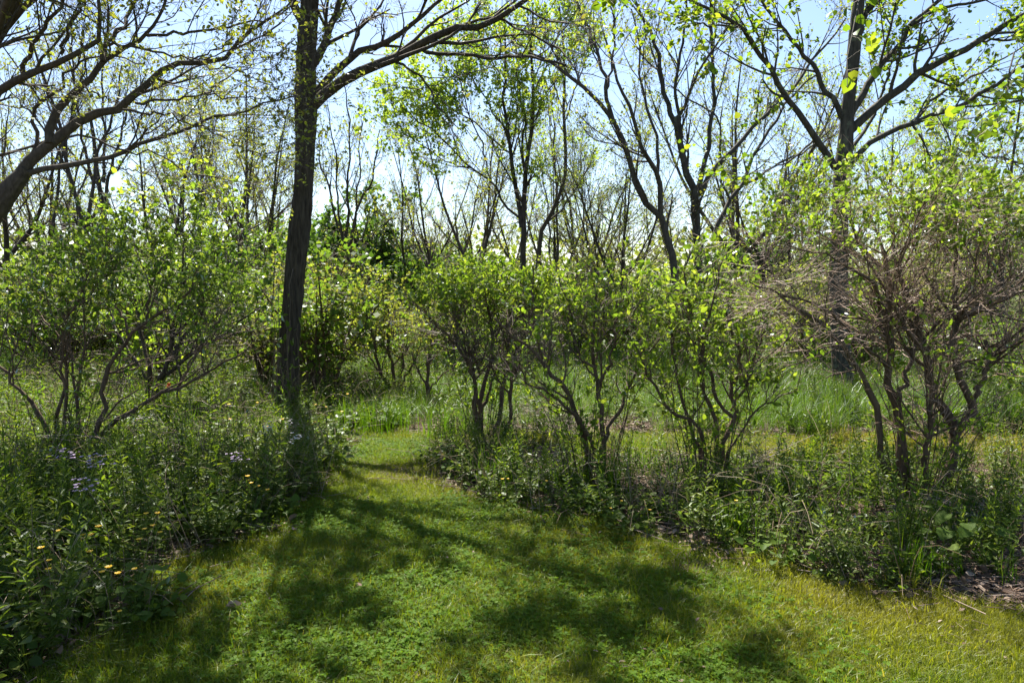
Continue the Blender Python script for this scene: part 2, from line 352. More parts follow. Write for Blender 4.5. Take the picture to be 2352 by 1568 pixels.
# ------------------------------------------------------------------ scatter of plant cover (instances)
def scatter_tree():
    g = bpy.data.node_groups.new('scatter', 'GeometryNodeTree')
    g.interface.new_socket('Geometry', in_out='INPUT', socket_type='NodeSocketGeometry')
    g.interface.new_socket('Plants', in_out='INPUT', socket_type='NodeSocketCollection')
    g.interface.new_socket('Geometry', in_out='OUTPUT', socket_type='NodeSocketGeometry')
    n, l = g.nodes, g.links
    gi, go = n.new('NodeGroupInput'), n.new('NodeGroupOutput')
    ci = n.new('GeometryNodeCollectionInfo'); ci.inputs['Separate Children'].default_value = True; ci.inputs['Reset Children'].default_value = True
    l.new(gi.outputs['Plants'], ci.inputs[0])
    ip = n.new('GeometryNodeInstanceOnPoints'); ip.inputs['Pick Instance'].default_value = True
    l.new(gi.outputs['Geometry'], ip.inputs['Points']); l.new(ci.outputs[0], ip.inputs['Instance'])
    def na(name, t):
        k = n.new('GeometryNodeInputNamedAttribute'); k.data_type = t; k.inputs['Name'].default_value = name; return k.outputs[0]
    l.new(na('pick', 'INT'), ip.inputs['Instance Index'])
    er = n.new('FunctionNodeEulerToRotation'); l.new(na('turn', 'FLOAT_VECTOR'), er.inputs[0]); l.new(er.outputs[0], ip.inputs['Rotation'])
    l.new(na('size', 'FLOAT'), ip.inputs['Scale']); l.new(ip.outputs[0], go.inputs[0]); return g
SCATTER = scatter_tree()
def scatter(name, protos, pts, size, tilt=.12, pick=None, label=None, category=None):
    c = bpy.data.collections.new(name + '_plants')
    for k, me in enumerate(protos):
        o = bpy.data.objects.new('%s_plant.%03d' % (name, k), me); c.objects.link(o)
    n = len(pts); me = bpy.data.meshes.new(name); me.vertices.add(n); me.vertices.foreach_set('co', pts.astype(np.float32).ravel())
    turn = np.stack([rng.normal(0, tilt, n), rng.normal(0, tilt, n), rng.uniform(0, 6.28, n)], -1)
    me.attributes.new('turn', 'FLOAT_VECTOR', 'POINT').data.foreach_set('vector', turn.astype(np.float32).ravel())
    me.attributes.new('size', 'FLOAT', 'POINT').data.foreach_set('value', size.astype(np.float32))
    pk = rng.integers(0, len(protos), n) if pick is None else pick
    me.attributes.new('pick', 'INT', 'POINT').data.foreach_set('value', pk.astype(np.int32)); me.update()
    o = bpy.data.objects.new(name, me); COL.objects.link(o); tag(o, label, category, None, 'stuff')
    md = o.modifiers.new('plants', 'NODES'); md.node_group = SCATTER
    md[[k.identifier for k in SCATTER.interface.items_tree if k.name == 'Plants'][0]] = c
    return o
def points(density, x0, x1, y0, y1, keep):
    n = int(density * (x1 - x0) * (y1 - y0)); x = rng.uniform(x0, x1, n); y = rng.uniform(y0, y1, n)
    m = keep(x, y); x, y = x[m], y[m]; p = np.stack([x, y, gz(x, y)], -1); return p[in_view(p + np.array([0, 0, .2]), 1.22)]

def grass_tuft(n, h, w, spread, lean, mat, name):
    mb = MB(); p = np.zeros((n, 3)); p[:, :2] = rng.normal(0, spread, (n, 2))
    blades(mb, p, rng.uniform(0, 6.28, n), h * rng.uniform(.5, 1.2, n), np.abs(rng.normal(0, lean, n)), w * rng.uniform(.6, 1.2, n), 3); return mb.mesh(name, mat, False)
def clover_tuft(n, mat, name):
    mb = MB(); p = np.zeros((n, 3)); p[:, :2] = rng.normal(0, .075, (n, 2)); p[:, 2] = rng.uniform(.012, .04, n)
    az = rng.uniform(0, 6.28, n)
    for k in range(3):
        a = az + k * 2.094; d = np.stack([np.cos(a), np.sin(a), rng.uniform(-.15, .3, n)], -1); nv = np.array([0, 0, 1]) + rng.normal(0, .3, (n, 3))
        add_leaves(mb, leaf_frames(p, d, nv, rng.uniform(.012, .02, n)), 'fat')
    return mb.mesh(name, mat, False)

lawn_protos = [grass_tuft(34, .042, .0030, .055, .7, 'lawn', 'lawn_tuft') for _ in range(8)]
p = points(1900, -4, 6, 1.9, 9, lambda x, y: in_lawn(x, y))
d = p[:, 1]; p = p[rng.uniform(0, 1, len(p)) < np.clip(1.15 - (d - 3) * .03, .7, 1)]
BARE = [(*G(955, 1088)[:2], .36, .26), (*G(300, 1440)[:2], .16, .10), (*G(1600, 1310)[:2], .2, .08), (*G(1980, 1345)[:2], .25, .09), (*G(860, 1180)[:2], .10, .05), (*G(640, 1500)[:2], .10, .05)]
def bare(x, y): return sum(np.exp(-((x - a_) / c_) ** 2 - ((y - b_) / d_) ** 2) for a_, b_, c_, d_ in BARE)
p = p[rng.uniform(0, 1, len(p)) > .85 * bare(p[:, 0], p[:, 1])]
scatter('lawn_grass', lawn_protos, p, rng.uniform(.55, 1.2, len(p)) * (.6 + .5 * n2(p[:, 0], p[:, 1], 1.3, 8) + .5 * n2(p[:, 0], p[:, 1], 6., 9)), label='short mown yellowish green grass of the clearing and path', category='grass')
clover_protos = [clover_tuft(14, 'clover', 'clover_patch') for _ in range(6)]
p = points(420, -4, 5, 1.9, 7, lambda x, y: in_lawn(x, y) & (n2(x, y, .9, 21) + .5 * n2(x, y, 4, 22) + .3 * n2(x, y, 11, 23) - .10 * x > .92))
scatter('clover', clover_protos, p, rng.uniform(.7, 1.15, len(p)), label='low clover spreading through the mown grass', category='clover')

# tall grass of the meadow
meadow_protos = [grass_tuft(42, .42, .005, .08, .65, 'meadow', 'meadow_tuft') for _ in range(9)] + [grass_tuft(26, .42, .005, .08, .9, 'weed_light', 'pale_tuft') for _ in range(2)] + [grass_tuft(14, .48, .0035, .10, .8, 'straw', 'dry_tuft') for _ in range(3)]
def meadow_keep(x, y):
    return ~in_lawn(x, y, .15) & (y > 6.8) & ((x > -1.6) | (y > 11)) & (n2(x, y, .8, 31) + .3 * n2(x, y, 2.6, 33) > .42)
p = points(75, -12, 14, 6.8, 15, meadow_keep)
scatter('meadow_grass', meadow_protos, p, rng.uniform(.55, 1.05, len(p)) * np.clip(.55 + .9 * n2(p[:, 0], p[:, 1], .5, 5), .5, 1.2), label='tall fresh green grass of the meadow behind the shrubs', category='grass')
p = points(22, -26, 28, 15, 34, lambda x, y: n2(x, y, .4, 31) > .1)
scatter('far_meadow_grass', meadow_protos, p, rng.uniform(.8, 1.4, len(p)), label='far meadow grass between the background trees', category='grass')

# dead straw and leaf litter on the beds
def litter_mesh():
    mb = MB(); n = 40; p = np.zeros((n, 3)); p[:, :2] = rng.normal(0, .10, (n, 2)); p[:, 2] = rng.uniform(.004, .03, n)
    a = rng.uniform(0, 6.28, n); dd = np.stack([np.cos(a), np.sin(a), rng.normal(0, .2, n)], -1)
    add_leaves(mb, leaf_frames(p, dd, np.array([0, 0, 1]) + rng.normal(0, .5, (n, 3)), rng.uniform(.03, .07, n)), 'oval')
    k = 16; q = np.zeros((k, 2, 3)); q[:, 0, :2] = rng.normal(0, .12, (k, 2)); a = rng.uniform(0, 6.28, k); ln = rng.uniform(.08, .3, k)
    q[:, 1] = q[:, 0] + np.stack([np.cos(a) * ln, np.sin(a) * ln, rng.uniform(0, .05, k)], -1); q[:, :, 2] += .012
    tubes(mb, q, np.full((k, 2), .0022), 3); return mb.mesh('leaf_litter', 'litter', False)
litter_protos = [litter_mesh() for _ in range(6)]
p = points(34, -7, 8, 2.2, 9, lambda x, y: ~in_lawn(x, y, .2) & (x > -2.2))
scatter('leaf_litter', litter_protos, p, rng.uniform(.7, 1.3, len(p)), .05, label='dry brown leaf and straw litter under the shrubs', category='litter')
# ------------------------------------------------------------------ trees traced limb by limb
def line3(pts, y0, y1, n=14, wob=.012):
    """a limb drawn over the photo grid, from depth y0 at its root to y1 at its tip"""
    pts = np.asarray(pts, float); q = resample(pts, n); t = np.linspace(0, 1, n)
    o = np.array([P(u, v, y0 + (y1 - y0) * k ** 1.2) for (u, v), k in zip(q[:, :2], t)])
    o[1:-1] += rng.normal(size=(n - 2, 3)) * wob * np.array([1, 1.5, 1]); return o
def limb_r(w0, w1, y0, n=14, p=1.0): return (w0 + (w1 - w0) * np.linspace(0, 1, n) ** p) / 2 / F * y0
def rough_trunk(pts, ws, y, rings, sides, seed, ridge=.012, freq=11, root=None):
    """a trunk with furrowed bark; pts on the photo grid with widths ws"""
    q = resample(np.column_stack([np.asarray(pts, float), ws]), rings); c = np.array([P(u, v, y) for u, v in q[:, :2]]); r = q[:, 2] / 2 / F * y
    if root is not None: c[:, 2] -= 0; 
    hgt = np.r_[0, np.cumsum(np.linalg.norm(np.diff(c, axis=0), axis=1))]
    flare = 1 + .42 * np.exp(-hgt / .2)
    a = np.arange(sides) * 2 * math.pi / sides
    A, Hh = np.meshgrid(a, hgt, indexing='xy')
    rr = (r * flare)[:, None]
    k = np.stack([np.cos(A) * freq * .55, np.sin(A) * freq * .55, Hh * freq * .22], -1)
    f = 1 - np.abs(2 * vnoise(k * 1.7, seed) - 1); f2 = vnoise(k * np.array([4, 4, 5]), seed + 1); lump = vnoise(np.stack([np.cos(A), np.sin(A), Hh * 1.6], -1) * 1.2, seed + 2) - .5
    rad = rr * (1 + .14 * lump) + ridge * (f ** 2 * -.9 + .4 * (f2 - .5)) * np.minimum(1, rr / .1)
    t = np.gradient(c, axis=0); t = nrm(t); ref = np.array([0, 1., 0]); u = nrm(ref - (ref * t).sum(-1, keepdims=True) * t); w = np.cross(t, u)
    v = c[:, None] + rad[..., None] * (np.cos(A)[..., None] * u[:, None] + np.sin(A)[..., None] * w[:, None])
    i, kk = np.meshgrid(np.arange(rings - 1), np.arange(sides), indexing='ij'); k2 = (kk + 1) % sides
    mb = MB(); mb.add(v, np.stack([i * sides + kk, i * sides + k2, (i + 1) * sides + k2, (i + 1) * sides + kk], -1)); return mb, c, r
def shift(mb, o):
    for k in range(len(mb.v)): mb.v[k] = mb.v[k] - o
    return mb
def offset(fr, o): return (fr[0] - o,) + tuple(fr[1:])
class Plant:
    """collects limbs, branches, twigs and leaves of one tree or shrub, then links them as parts"""
    def __init__(s, name, label, category, base, bark, twig, leaf, kind, group=None, limb='limb'):
        s.root = thing(name, label, category, base, group); s.o = np.array(base, float); s.bark, s.twig, s.leaf, s.kind = bark, twig, leaf, kind
        s.limbs = []; s.br = []; s.tw = []; s.fr = []; s.limb = limb
    def trunk(s, mb, name='trunk'): shift(mb, s.o).obj(name, s.bark, s.root)
    def add_limb(s, pts, rad, sides=9, seen=True):
        mb = MB(); tubes(mb, pts[None] - s.o, rad[None], sides); s.limbs.append((pts, rad))
        mb.obj(s.limb, s.bark, s.root)
    def limb_batch(s, sel=None):
        L = s.limbs if sel is None else [s.limbs[k] for k in sel]
        return np.array([p for p, r in L]), np.array([r for p, r in L])
    def finish(s, parts=0, nbr=5, ntw=3, brside=5, brname='branches', twname='twigs', single=0):
        mb = MB(); done = 0
        for p, r in s.br:
            tubes(mb, p - s.o, r, brside)
        mb.obj(brname, s.bark, s.root, True, 'stuff')
        mb = MB()
        for p, r in s.tw: tubes(mb, p - s.o, r, ntw)
        mb.obj(twname, s.twig, s.root, True, 'stuff')
        if s.fr:
            fr = offset(cat(s.fr), s.o)
            if parts: fr = sub(fr, leaf_parts(fr, s.kind, s.leaf, s.root, 'leaf', parts))
            mb = MB(); add_leaves(mb, fr, s.kind); mb.obj('foliage', s.leaf, s.root, False, 'stuff')
        return s.root

def Z1(pts): return [(u * .3528, v * .3528) for u, v in pts]                      # enlarged details of the photo -> grid
def Z2(pts): return [(790.3 + u * .3528, v * .3528) for u, v in pts]
def Z3(pts): return [(1561.7 + u * .3528, v * .3528) for u, v in pts]
def Z4(pts): return [(u * .3528, 505.8 + v * .3528) for u, v in pts]
def Z5(pts): return [(790.3 + u * .3528, 505.8 + v * .3528) for u, v in pts]
def Z6(pts): return [(1561.7 + u * .3528, 505.8 + v * .3528) for u, v in pts]

# ---- the dark trunk left of the path
Y = 8.5; b = G(660, 955)
t1 = Plant('walnut_tree', 'tall dark trunked tree at the left edge of the mown path', 'tree', b, 'bark_dark', 'twig_dark', 'leaf_bronze', 'oval')
mb, c, r = rough_trunk([(658, 962), (661, 860), (664, 790), (676, 647), (688, 520), (694, 459), (700, 353), (703, 247), (704, 140), (709, 50), (712, 0), (716, -110), (722, -300), (715, -520)],
                       [52, 49, 48, 47, 50, 45, 43, 49, 45, 42, 41, 32, 20, 9], Y, 380, 84, 3, .022, 12)
t1.trunk(mb)
for pts, y1, w0, w1 in [
    ([(712, 250), (738, 224), (815, 170), (900, 140), (960, 105), (1025, 72), (1095, 58), (1180, 18), (1260, -40)], 7.6, 26, 7),
    ([(715, 235), (738, 195), (800, 135), (860, 108), (925, 70), (985, 22), (1050, -30)], 8.9, 20, 6),
    ([(716, 150), (740, 118), (762, 55), (782, -10), (800, -110)], 8.8, 19, 8),
    ([(702, 62), (688, 38), (670, 0), (650, -60), (610, -160)], 8.1, 22, 8),
    ([(960, 108), (1010, 128), (1075, 124), (1120, 136), (1210, 128), (1300, 150)], 7.2, 9, 4),
    ([(905, 142), (960, 172), (990, 210), (1010, 250), (1060, 300)], 7.6, 6, 2),
    ([(800, 140), (830, 60), (880, 10), (900, -40)], 9.4, 9, 4),
    ([(1020, 74), (1120, 40), (1190, 62), (1290, 120), (1330, 190)], 7.2, 7, 2.5),
    ([(714, -80), (850, -250), (1050, -330), (1280, -350)], 8.2, 18, 5), ([(716, -120), (860, -320), (1000, -480), (1150, -560)], 7.6, 16, 5), ([(712, -40), (800, -140), (920, -250), (1080, -330)], 6.8, 15, 5),  # limbs above the view, added to cast shade on the lawn
    ([(697, -100), (760, -220), (860, -300), (980, -380)], 7.0, 18, 5), ([(692, -180), (600, -300), (480, -360), (380, -420)], 7.4, 18, 5),
    ([(696, -250), (720, -380), (780, -520)], 9.6, 14, 4), ([(698, -120), (690, -240), (640, -380)], 5.6, 15, 4), ([(697, -60), (800, -160), (950, -200), (1150, -230)], 6.4, 16, 5)]:
    t1.add_limb(line3(pts, Y, y1, 14), limb_r(w0, w1, Y))
Lp, Lr = t1.limb_batch()
bp, br_ = grow(Lp, Lr, 7, (.15, 1), (38, 12), (1.15, .4), 7, .05, .13, .55, .35, .004); t1.br.append((bp, br_))
cp, cr_ = grow(bp, br_, 4, (.2, 1), (40, 14), (.6, .4), 6, .04, .2, .6, .4, .0028); t1.tw.append((cp, cr_))
dp, dr = grow(cp, cr_, 3, (.3, 1), (45, 15), (.26, .4), 4, .03, .25, .7, .5, .0022); t1.tw.append((dp, dr))
t1.fr.append(leaf_set(dp[::2], 2, (.045, .3), (.6, 1), .6, .9, .015)); e = dp[:, -1]; up_ = dp[(e[:, 2] > 1.9 + .45 * e[:, 1]) & (vnoise(e * 2.4, 51) > .53)]
t1.fr.append(leaf_set(up_, 11, (.08, .3), (.3, 1), .9, .9, .05)); t1.finish(0, ntw=3)  # larger leaf clumps only above the view, added to dapple the lawn
# climbing ivy on the trunk base
iv = thing('creeper', 'thin leafy creeper and dry stems clinging to the dark trunk base', 'climber', b)
q = []; 
for k in range(16):
    az = rng.uniform(-2.6, -.5); hh = rng.uniform(.5, 1.9); zz = np.linspace(0.02, hh, 10); rad0 = .19 * np.exp(-zz / .5) * .2 + .158
    aa = az + np.cumsum(rng.normal(0, .09, 10)); lean = zz * .034
    q.append(np.stack([lean + np.cos(aa) * rad0, np.sin(aa) * rad0, zz], -1))
q = np.array(q); mb = MB(); tubes(mb, q, np.full((16, 10), .0035), 4); mb.obj('stems', 'twig', iv, True, 'stuff')
fr = leaf_set(q, 5, (.07, .25), (.3, 1), .5, .9, .05)
mb = MB(); add_leaves(mb, sub(fr, leaf_parts(fr, 'oval', 'leaf_mid', iv, 'leaf', 60)), 'oval'); mb.obj('foliage', 'leaf_mid', iv, False, 'stuff')

# ---- the spreading tree outside the left edge whose limbs cross the sky
Y = 6.4
bx = P(-210, 700, Y); b = np.array([bx[0], Y, 0])
t2 = Plant('spreading_tree', 'broad tree leaning in from the left edge with long arching grey limbs', 'tree', b, 'bark_limb', 'twig_dark', 'leaf_bronze', 'oval')
mb, c, r = rough_trunk([(-230, 1047), (-215, 900), (-195, 780), (-165, 690), (-120, 610), (-60, 540), (-5, 470), (30, 425), (62, 388)], [100, 84, 76, 70, 62, 54, 49, 40, 27], Y, 160, 48, 9, .010)
t2.trunk(mb)
for pts, y1, w0, w1 in [
    (Z1([(110, 1160), (230, 1030), (340, 925), (550, 778), (690, 745), (800, 680), (930, 570), (1060, 490), (1170, 430), (1400, 400), (1530, 330), (1660, 190), (1860, 60), (1950, -60)]), 6.9, 33, 4),
    (Z1([(325, 935), (340, 820), (380, 700), (520, 580), (640, 450), (700, 370), (850, 290), (970, 222), (1040, 120), (1090, -30)]), 7.0, 25, 6),
    (Z1([(180, 1130), (300, 1095), (430, 1075), (600, 1055), (760, 1000), (900, 940), (1050, 890), (1250, 820), (1400, 770), (1600, 720), (1750, 660), (1920, 625)]), 7.2, 17, 4),
    (Z1([(960, 232), (1080, 225), (1180, 215), (1370, 200), (1540, 175), (1640, 152), (1780, 120), (1930, 30)]), 6.6, 9, 3),
    (Z1([(670, 400), (690, 300), (740, 220), (800, 180), (830, 80), (860, 20), (960, -60)]), 7.2, 15, 7),
    (Z1([(190, 1050), (240, 930), (210, 790), (250, 690), (370, 600), (420, 520), (500, 420), (620, 370), (780, 380), (950, 420)]), 6.8, 13, 3),
    (Z1([(800, 715), (950, 735), (1100, 740), (1200, 800), (1340, 835), (1500, 850), (1680, 860)]), 6.8, 7, 2),
    (Z1([(1330, 835), (1480, 905), (1600, 970), (1740, 1020), (1860, 1060)]), 6.8, 4, 1.5),
    (Z1([(880, 670), (1000, 660), (1150, 645), (1330, 600), (1450, 530), (1640, 420)]), 7.3, 8, 3),
    (Z1([(1330, 605), (1450, 640), (1620, 630), (1780, 640), (1920, 620)]), 7.1, 5, 2),
    (Z1([(440, 895), (560, 880), (680, 930), (820, 1000), (1000, 990), (1100, 1040), (1250, 1130), (1500, 1180)]), 6.9, 7, 2),
    (Z1([(520, 560), (640, 620), (760, 660), (900, 660)]), 6.8, 5, 3),
    (Z1([(640, 1060), (780, 1090), (900, 1120), (1050, 1190)]), 6.9, 5, 2)]:
    t2.add_limb(line3(pts, Y, y1, 18), limb_r(w0, w1, Y, 18) * .80, 10)
for pts, y1, w0, w1 in [
    ([(-200, 720), (-190, 560), (-140, 380), (-70, 262)] + Z1([(0, 585), (150, 500), (280, 435), (400, 360), (560, 312), (630, 250), (655, 190), (645, 80), (635, -60)]), 5.9, 40, 8),
    (Z1([(150, 480), (210, 300), (280, 200), (350, 90), (430, -20), (520, -120)]), 5.9, 13, 6),
    (Z1([(395, 355), (430, 225), (490, 130), (540, 30), (600, -80)]), 5.9, 10, 5),
    (Z1([(635, 290), (850, 312), (980, 335), (1100, 362), (1220, 370), (1330, 350), (1450, 300), (1520, 240)]), 6.2, 8, 3),
    (Z1([(1220, 372), (1350, 430), (1500, 440), (1620, 500), (1760, 560), (1900, 615)]), 6.3, 4, 2),
    (Z1([(1300, 385), (1450, 340), (1600, 330), (1730, 345), (1900, 385)]), 6.3, 4, 2),
    ([(-190, 560), (-150, 300), (-90, 140)] + Z1([(0, 100), (90, 0), (160, -120)]), 5.6, 30, 12),
    ([(-150, 420), (-20, 120), (140, -60), (360, -200), (620, -290)], 6.2, 24, 5), ([(-120, 300), (60, -20), (260, -200), (420, -330)], 5.6, 22, 5), ([(-200, 600), (-260, 350), (-300, 60), (-280, -250)], 5.2, 36, 10), ([(-190, 480), (-80, 200), (60, -80), (200, -300)], 4.4, 30, 8), ([(-140, 300), (0, 60), (140, -200), (300, -400)], 5.0, 22, 6)]:  # upper limbs out of view, added to shade the lower left weeds
    t2.add_limb(line3(pts, Y, y1, 18), limb_r(w0, w1, Y, 18) * .80, 10)
Lp, Lr = t2.limb_batch()
bp, br_ = grow(Lp, Lr, 7, (.2, 1), (36, 12), (1.0, .4), 7, .06, .14, .5, .35, .0035); t2.br.append((bp, br_))
cp, cr_ = grow(bp, br_, 5, (.2, 1), (40, 14), (.5, .4), 5, .06, .2, .6, .4, .0025); t2.tw.append((cp, cr_))
dp, dr = grow(cp, cr_, 3, (.3, 1), (45, 15), (.2, .4), 4, .05, .25, .7, .5, .0018); t2.tw.append((dp, dr))
t2.fr.append(leaf_set(dp, 3, (.036, .35), (.5, 1), .5, .9, .012)); e = dp[:, -1]; up_ = dp[(e[:, 2] > 1.8 + .45 * e[:, 1]) & (vnoise(e * 1.1, 52) > .30)]
t2.fr.append(leaf_set(up_, 14, (.09, .3), (.3, 1), .9, .9, .05)); t2.finish(0)  # extra clumps of larger leaves above the view, added to darken the left border

# ---- the maple on the right
Y = 9.6; b = G(1940, 921)
t3 = Plant('maple_tree', 'grey barked maple on the right with bright green new leaves', 'tree', b, 'bark_grey', 'twig_dark', 'leaf_maple', 'broad')
mb, c, r = rough_trunk([(1941, 924), (1934, 850), (1930, 780), (1926, 650), (1929, 500), (1936, 400), (1942, 330), (1950, 230), (1962, 110), (1970, 30), (1980, -60), (1990, -220), (1985, -420)],
                       [46, 43, 42, 40, 37, 38, 34, 27, 28, 26, 20, 13, 6], Y, 260, 60, 21, .010)
t3.trunk(mb)
for pts, y1, w0, w1 in [
    (Z3([(1010, 1090), (900, 930), (820, 800), (720, 670), (600, 480), (500, 320), (390, 180), (180, 50), (20, -20)]), 8.6, 16, 5),
    (Z3([(1055, 770), (1020, 700), (940, 570), (860, 430), (800, 340), (680, 190), (590, 80), (520, -20)]), 9.4, 13, 5),
    (Z3([(1110, 850), (1180, 780), (1300, 690), (1530, 500), (1700, 400), (1900, 290), (2060, 200), (2240, 90), (2450, 10)]), 8.9, 20, 9),
    (Z3([(1095, 1110), (1190, 980), (1290, 900), (1480, 810), (1650, 760), (1820, 690), (2000, 590), (2240, 430), (2450, 330)]), 8.7, 14, 5),
    (Z3([(1100, 760), (1180, 620), (1300, 430), (1440, 270), (1500, 160), (1700, 0), (1820, -120)]), 9.9, 17, 7),
    (Z3([(1115, 980), (1180, 880), (1260, 760), (1330, 560), (1390, 400), (1440, 300)]), 10.3, 9, 3),
    (Z3([(1165, 270), (1200, 110), (1290, 0), (1380, -140)]), 9.9, 16, 8),
    (Z3([(1480, 815), (1650, 640), (1800, 560), (1960, 470), (2240, 300)]), 10.2, 8, 3),
    (Z3([(380, 175), (200, 165), (100, 150), (-60, 90)]), 8.4, 5, 2),
    (Z3([(880, 905), (740, 1030), (600, 1100), (430, 1200)]), 9.0, 5, 2),
    (Z3([(1500, 165), (1700, 60), (1960, 0), (2240, -60)]), 9.0, 8, 4),
    (Z3([(1880, 300), (2060, 260), (2240, 270), (2400, 330)]), 8.6, 6, 3),
    (Z3([(2500, 1050), (2240, 1080), (2100, 1020), (1950, 1010), (1800, 960)]), 7.4, 5, 2),
    ([(1975, -20), (1850, -180), (1650, -260), (1450, -330)], 7.0, 15, 5), ([(1980, -60), (2150, -230), (2300, -330)], 7.2, 15, 5),
    ([(1978, -50), (1960, -250), (1950, -600)], 5.6, 14, 5), ([(1985, -160), (1900, -330), (1780, -420)], 9.8, 10, 4), ([(1978, -40), (2040, -300), (2180, -700)], 4.6, 12, 5)]:
    t3.add_limb(line3(pts, Y, y1, 15), limb_r(w0, w1, Y, 15))
Lp, Lr = t3.limb_batch()
bp, br_ = grow(Lp, Lr, 10, (.12, 1), (40, 12), (1.05, .4), 6, .04, .12, .5, .35, .0035); t3.br.append((bp, br_))
cp, cr_ = grow(bp, br_, 5, (.2, 1), (42, 14), (.5, .4), 5, .0, .16, .6, .4, .0024); t3.tw.append((cp, cr_))
t3.fr.append(leaf_set(cp, 8, (.056, .3), (.35, 1), 1.1, .8, .03, .5))
# two low sprays of the same tree hang towards the camera
sp = [line3([(2040, -250), (1985, -60), (1958, 60), (1950, 150), (1946, 200)], 5.0, 3.9, 8), line3([(2330, 120), (2300, 230), (2220, 280), (2120, 290)], 5.4, 4.2, 8), line3([(1660, -160), (1640, 10), (1625, 160), (1620, 190)], 6.2, 5.6, 8), line3([(2420, 60), (2330, 150), (2290, 260), (2290, 300)], 5.2, 4.4, 8), line3([(1420, -120), (1400, -20), (1410, 10)], 5.6, 5.0, 8)]
sp = np.array(sp); sr = np.tile(np.linspace(.007, .002, 8), (5, 1)); t3.br.append((sp, sr))
sc_, scr = grow(sp, sr, 11, (.45, 1), (45, 15), (.22, .4), 4, -.05, .15, .6, .5, .0015); t3.tw.append((sc_, scr))
t3.fr.append(leaf_set(sc_, 3, (.062, .25), (.3, 1), 1.0, .8, .02, .5)); t3.finish(300)

# ---- trees of the middle distance, traced
def mid_tree(name, label, Y, trunks, limbs, bark='bark_limb', leaf='leaf_spring', kind='fat', lsize=.06, nb=9, nc=5, nd=2, nl=3, bl=1.3, extra=None, lsd=.6, base=None, up=.10):
    u, v = trunks[0][0][0]; b = P(u, v, Y); b[2] = 0
    t = Plant(name, label, 'tree', b, bark, 'twig_dark', leaf, kind)
    for pts, w0, w1 in trunks:
        q = [P(a_, b_, Y) for a_, b_ in pts]
        if pts is trunks[0][0] or abs(pts[0][1] - v) < 3: q = [np.array([q[0][0], Y, -.02])] + q
        q = resample(q, 18); q[1:-1] += rng.normal(size=(16, 3)) * .012
        t.add_limb(q, (w0 + (w1 - w0) * np.linspace(0, 1, 18)) / 2 / F * Y, 12)
    t.root.children[0].name = 'trunk'
    for pts, dy, w0, w1 in limbs: t.add_limb(line3(pts, Y, Y + dy, 14, .02), limb_r(w0, w1, Y), 8)
    Lp = np.array([resample(p, 14) for p, r in t.limbs]); Lr = np.array([np.interp(np.linspace(0, 1, 14), np.linspace(0, 1, len(r)), r) for p, r in t.limbs])
    bp, br_ = grow(Lp, Lr, nb, (.3, 1), (34, 11), (bl, .35), 7, up, .09, .5, .35, .005); t.br.append((bp, br_))
    cp, cr_ = grow(bp, br_, nc, (.2, 1), (36, 14), (bl * .5, .4), 5, .08, .14, .6, .4, .0035); t.tw.append((cp, cr_))
    dp, dr = grow(cp, cr_, nd, (.3, 1), (40, 15), (bl * .24, .4), 4, .06, .2, .7, .5, .0028); t.tw.append((dp, dr))
    if nl: t.fr.append(leaf_set(dp, nl, (lsize, .3), (.4, 1), .7, .9, .03, lsd))
    t.finish(0); return t
mid_tree('poplar_tree', 'dark forked tree right of the centre with two crossing grey trunks', 14,
    [(Z3([(115, 1800), (110, 1560), (92, 1290), (30, 1060), (0, 900), (-25, 760)]), 25, 13)],
    [(Z3([(130, 1270), (200, 1130), (330, 1000), (450, 860), (560, 750), (640, 660), (760, 540), (850, 420), (960, 280), (1080, 120)]), .8, 13, 4),
     (Z3([(115, 1240), (150, 1080), (185, 950), (220, 700), (215, 450), (205, 200), (200, -40)]), .4, 12, 5),
     (Z3([(5, 910), (0, 780), (60, 620), (130, 480), (190, 350), (290, 200), (380, 40)]), -.6, 9, 3),
     (Z2([(2195, 900), (2110, 700), (2060, 520), (2040, 330), (1990, 200), (1920, 60), (1880, -80)]), .3, 13, 5),
     (Z2([(2180, 830), (2160, 560), (2200, 300), (2220, 100), (2230, -60)]), -.5, 8, 4),
     (Z3([(220, 1560), (270, 1400), (330, 1310), (420, 1190), (470, 1020), (590, 840), (720, 640), (900, 480)]), 1.0, 11, 4),
     (Z3([(330, 1310), (280, 1180), (270, 980), (240, 780), (60, 640), (-60, 560)]), .6, 6, 3),
     (Z3([(420, 1200), (560, 1130), (700, 1040), (850, 950), (1000, 820)]), .6, 6, 3)], 'bark_grey', 'leaf_bronze', lsize=.05, nl=2)
mid_tree('leaning_tree', 'slim tree whose trunk leans left beside the forked dark tree', 13.5,
    [(Z2([(2160, 1800), (2110, 1560), (2070, 1425), (1965, 1330), (1900, 1180), (1865, 1050), (1800, 880), (1740, 760), (1600, 610), (1450, 480), (1330, 400), (1200, 345)]), 21, 6)],
    [(Z2([(1750, 780), (1712, 620), (1690, 470), (1640, 330), (1590, 200), (1520, 30), (1480, -60)]), .6, 10, 4),
     (Z2([(2060, 1400), (2050, 1160), (1990, 1040), (1940, 960), (1880, 740), (1790, 560), (1740, 380), (1700, 250)]), -.5, 13, 4),
     (Z2([(1985, 1030), (1900, 980), (1800, 950), (1650, 920), (1560, 840)]), .4, 4, 2), (Z2([(1700, 600), (1740, 420), (1760, 200), (1740, 30), (1730, -60)]), .6, 6, 3),
     (Z2([(2040, 1140), (2030, 900), (1960, 640), (1930, 420), (1920, 250), (1870, 60)]), .8, 8, 3)], 'bark_limb', 'leaf_bronze', lsize=.05, nl=3)
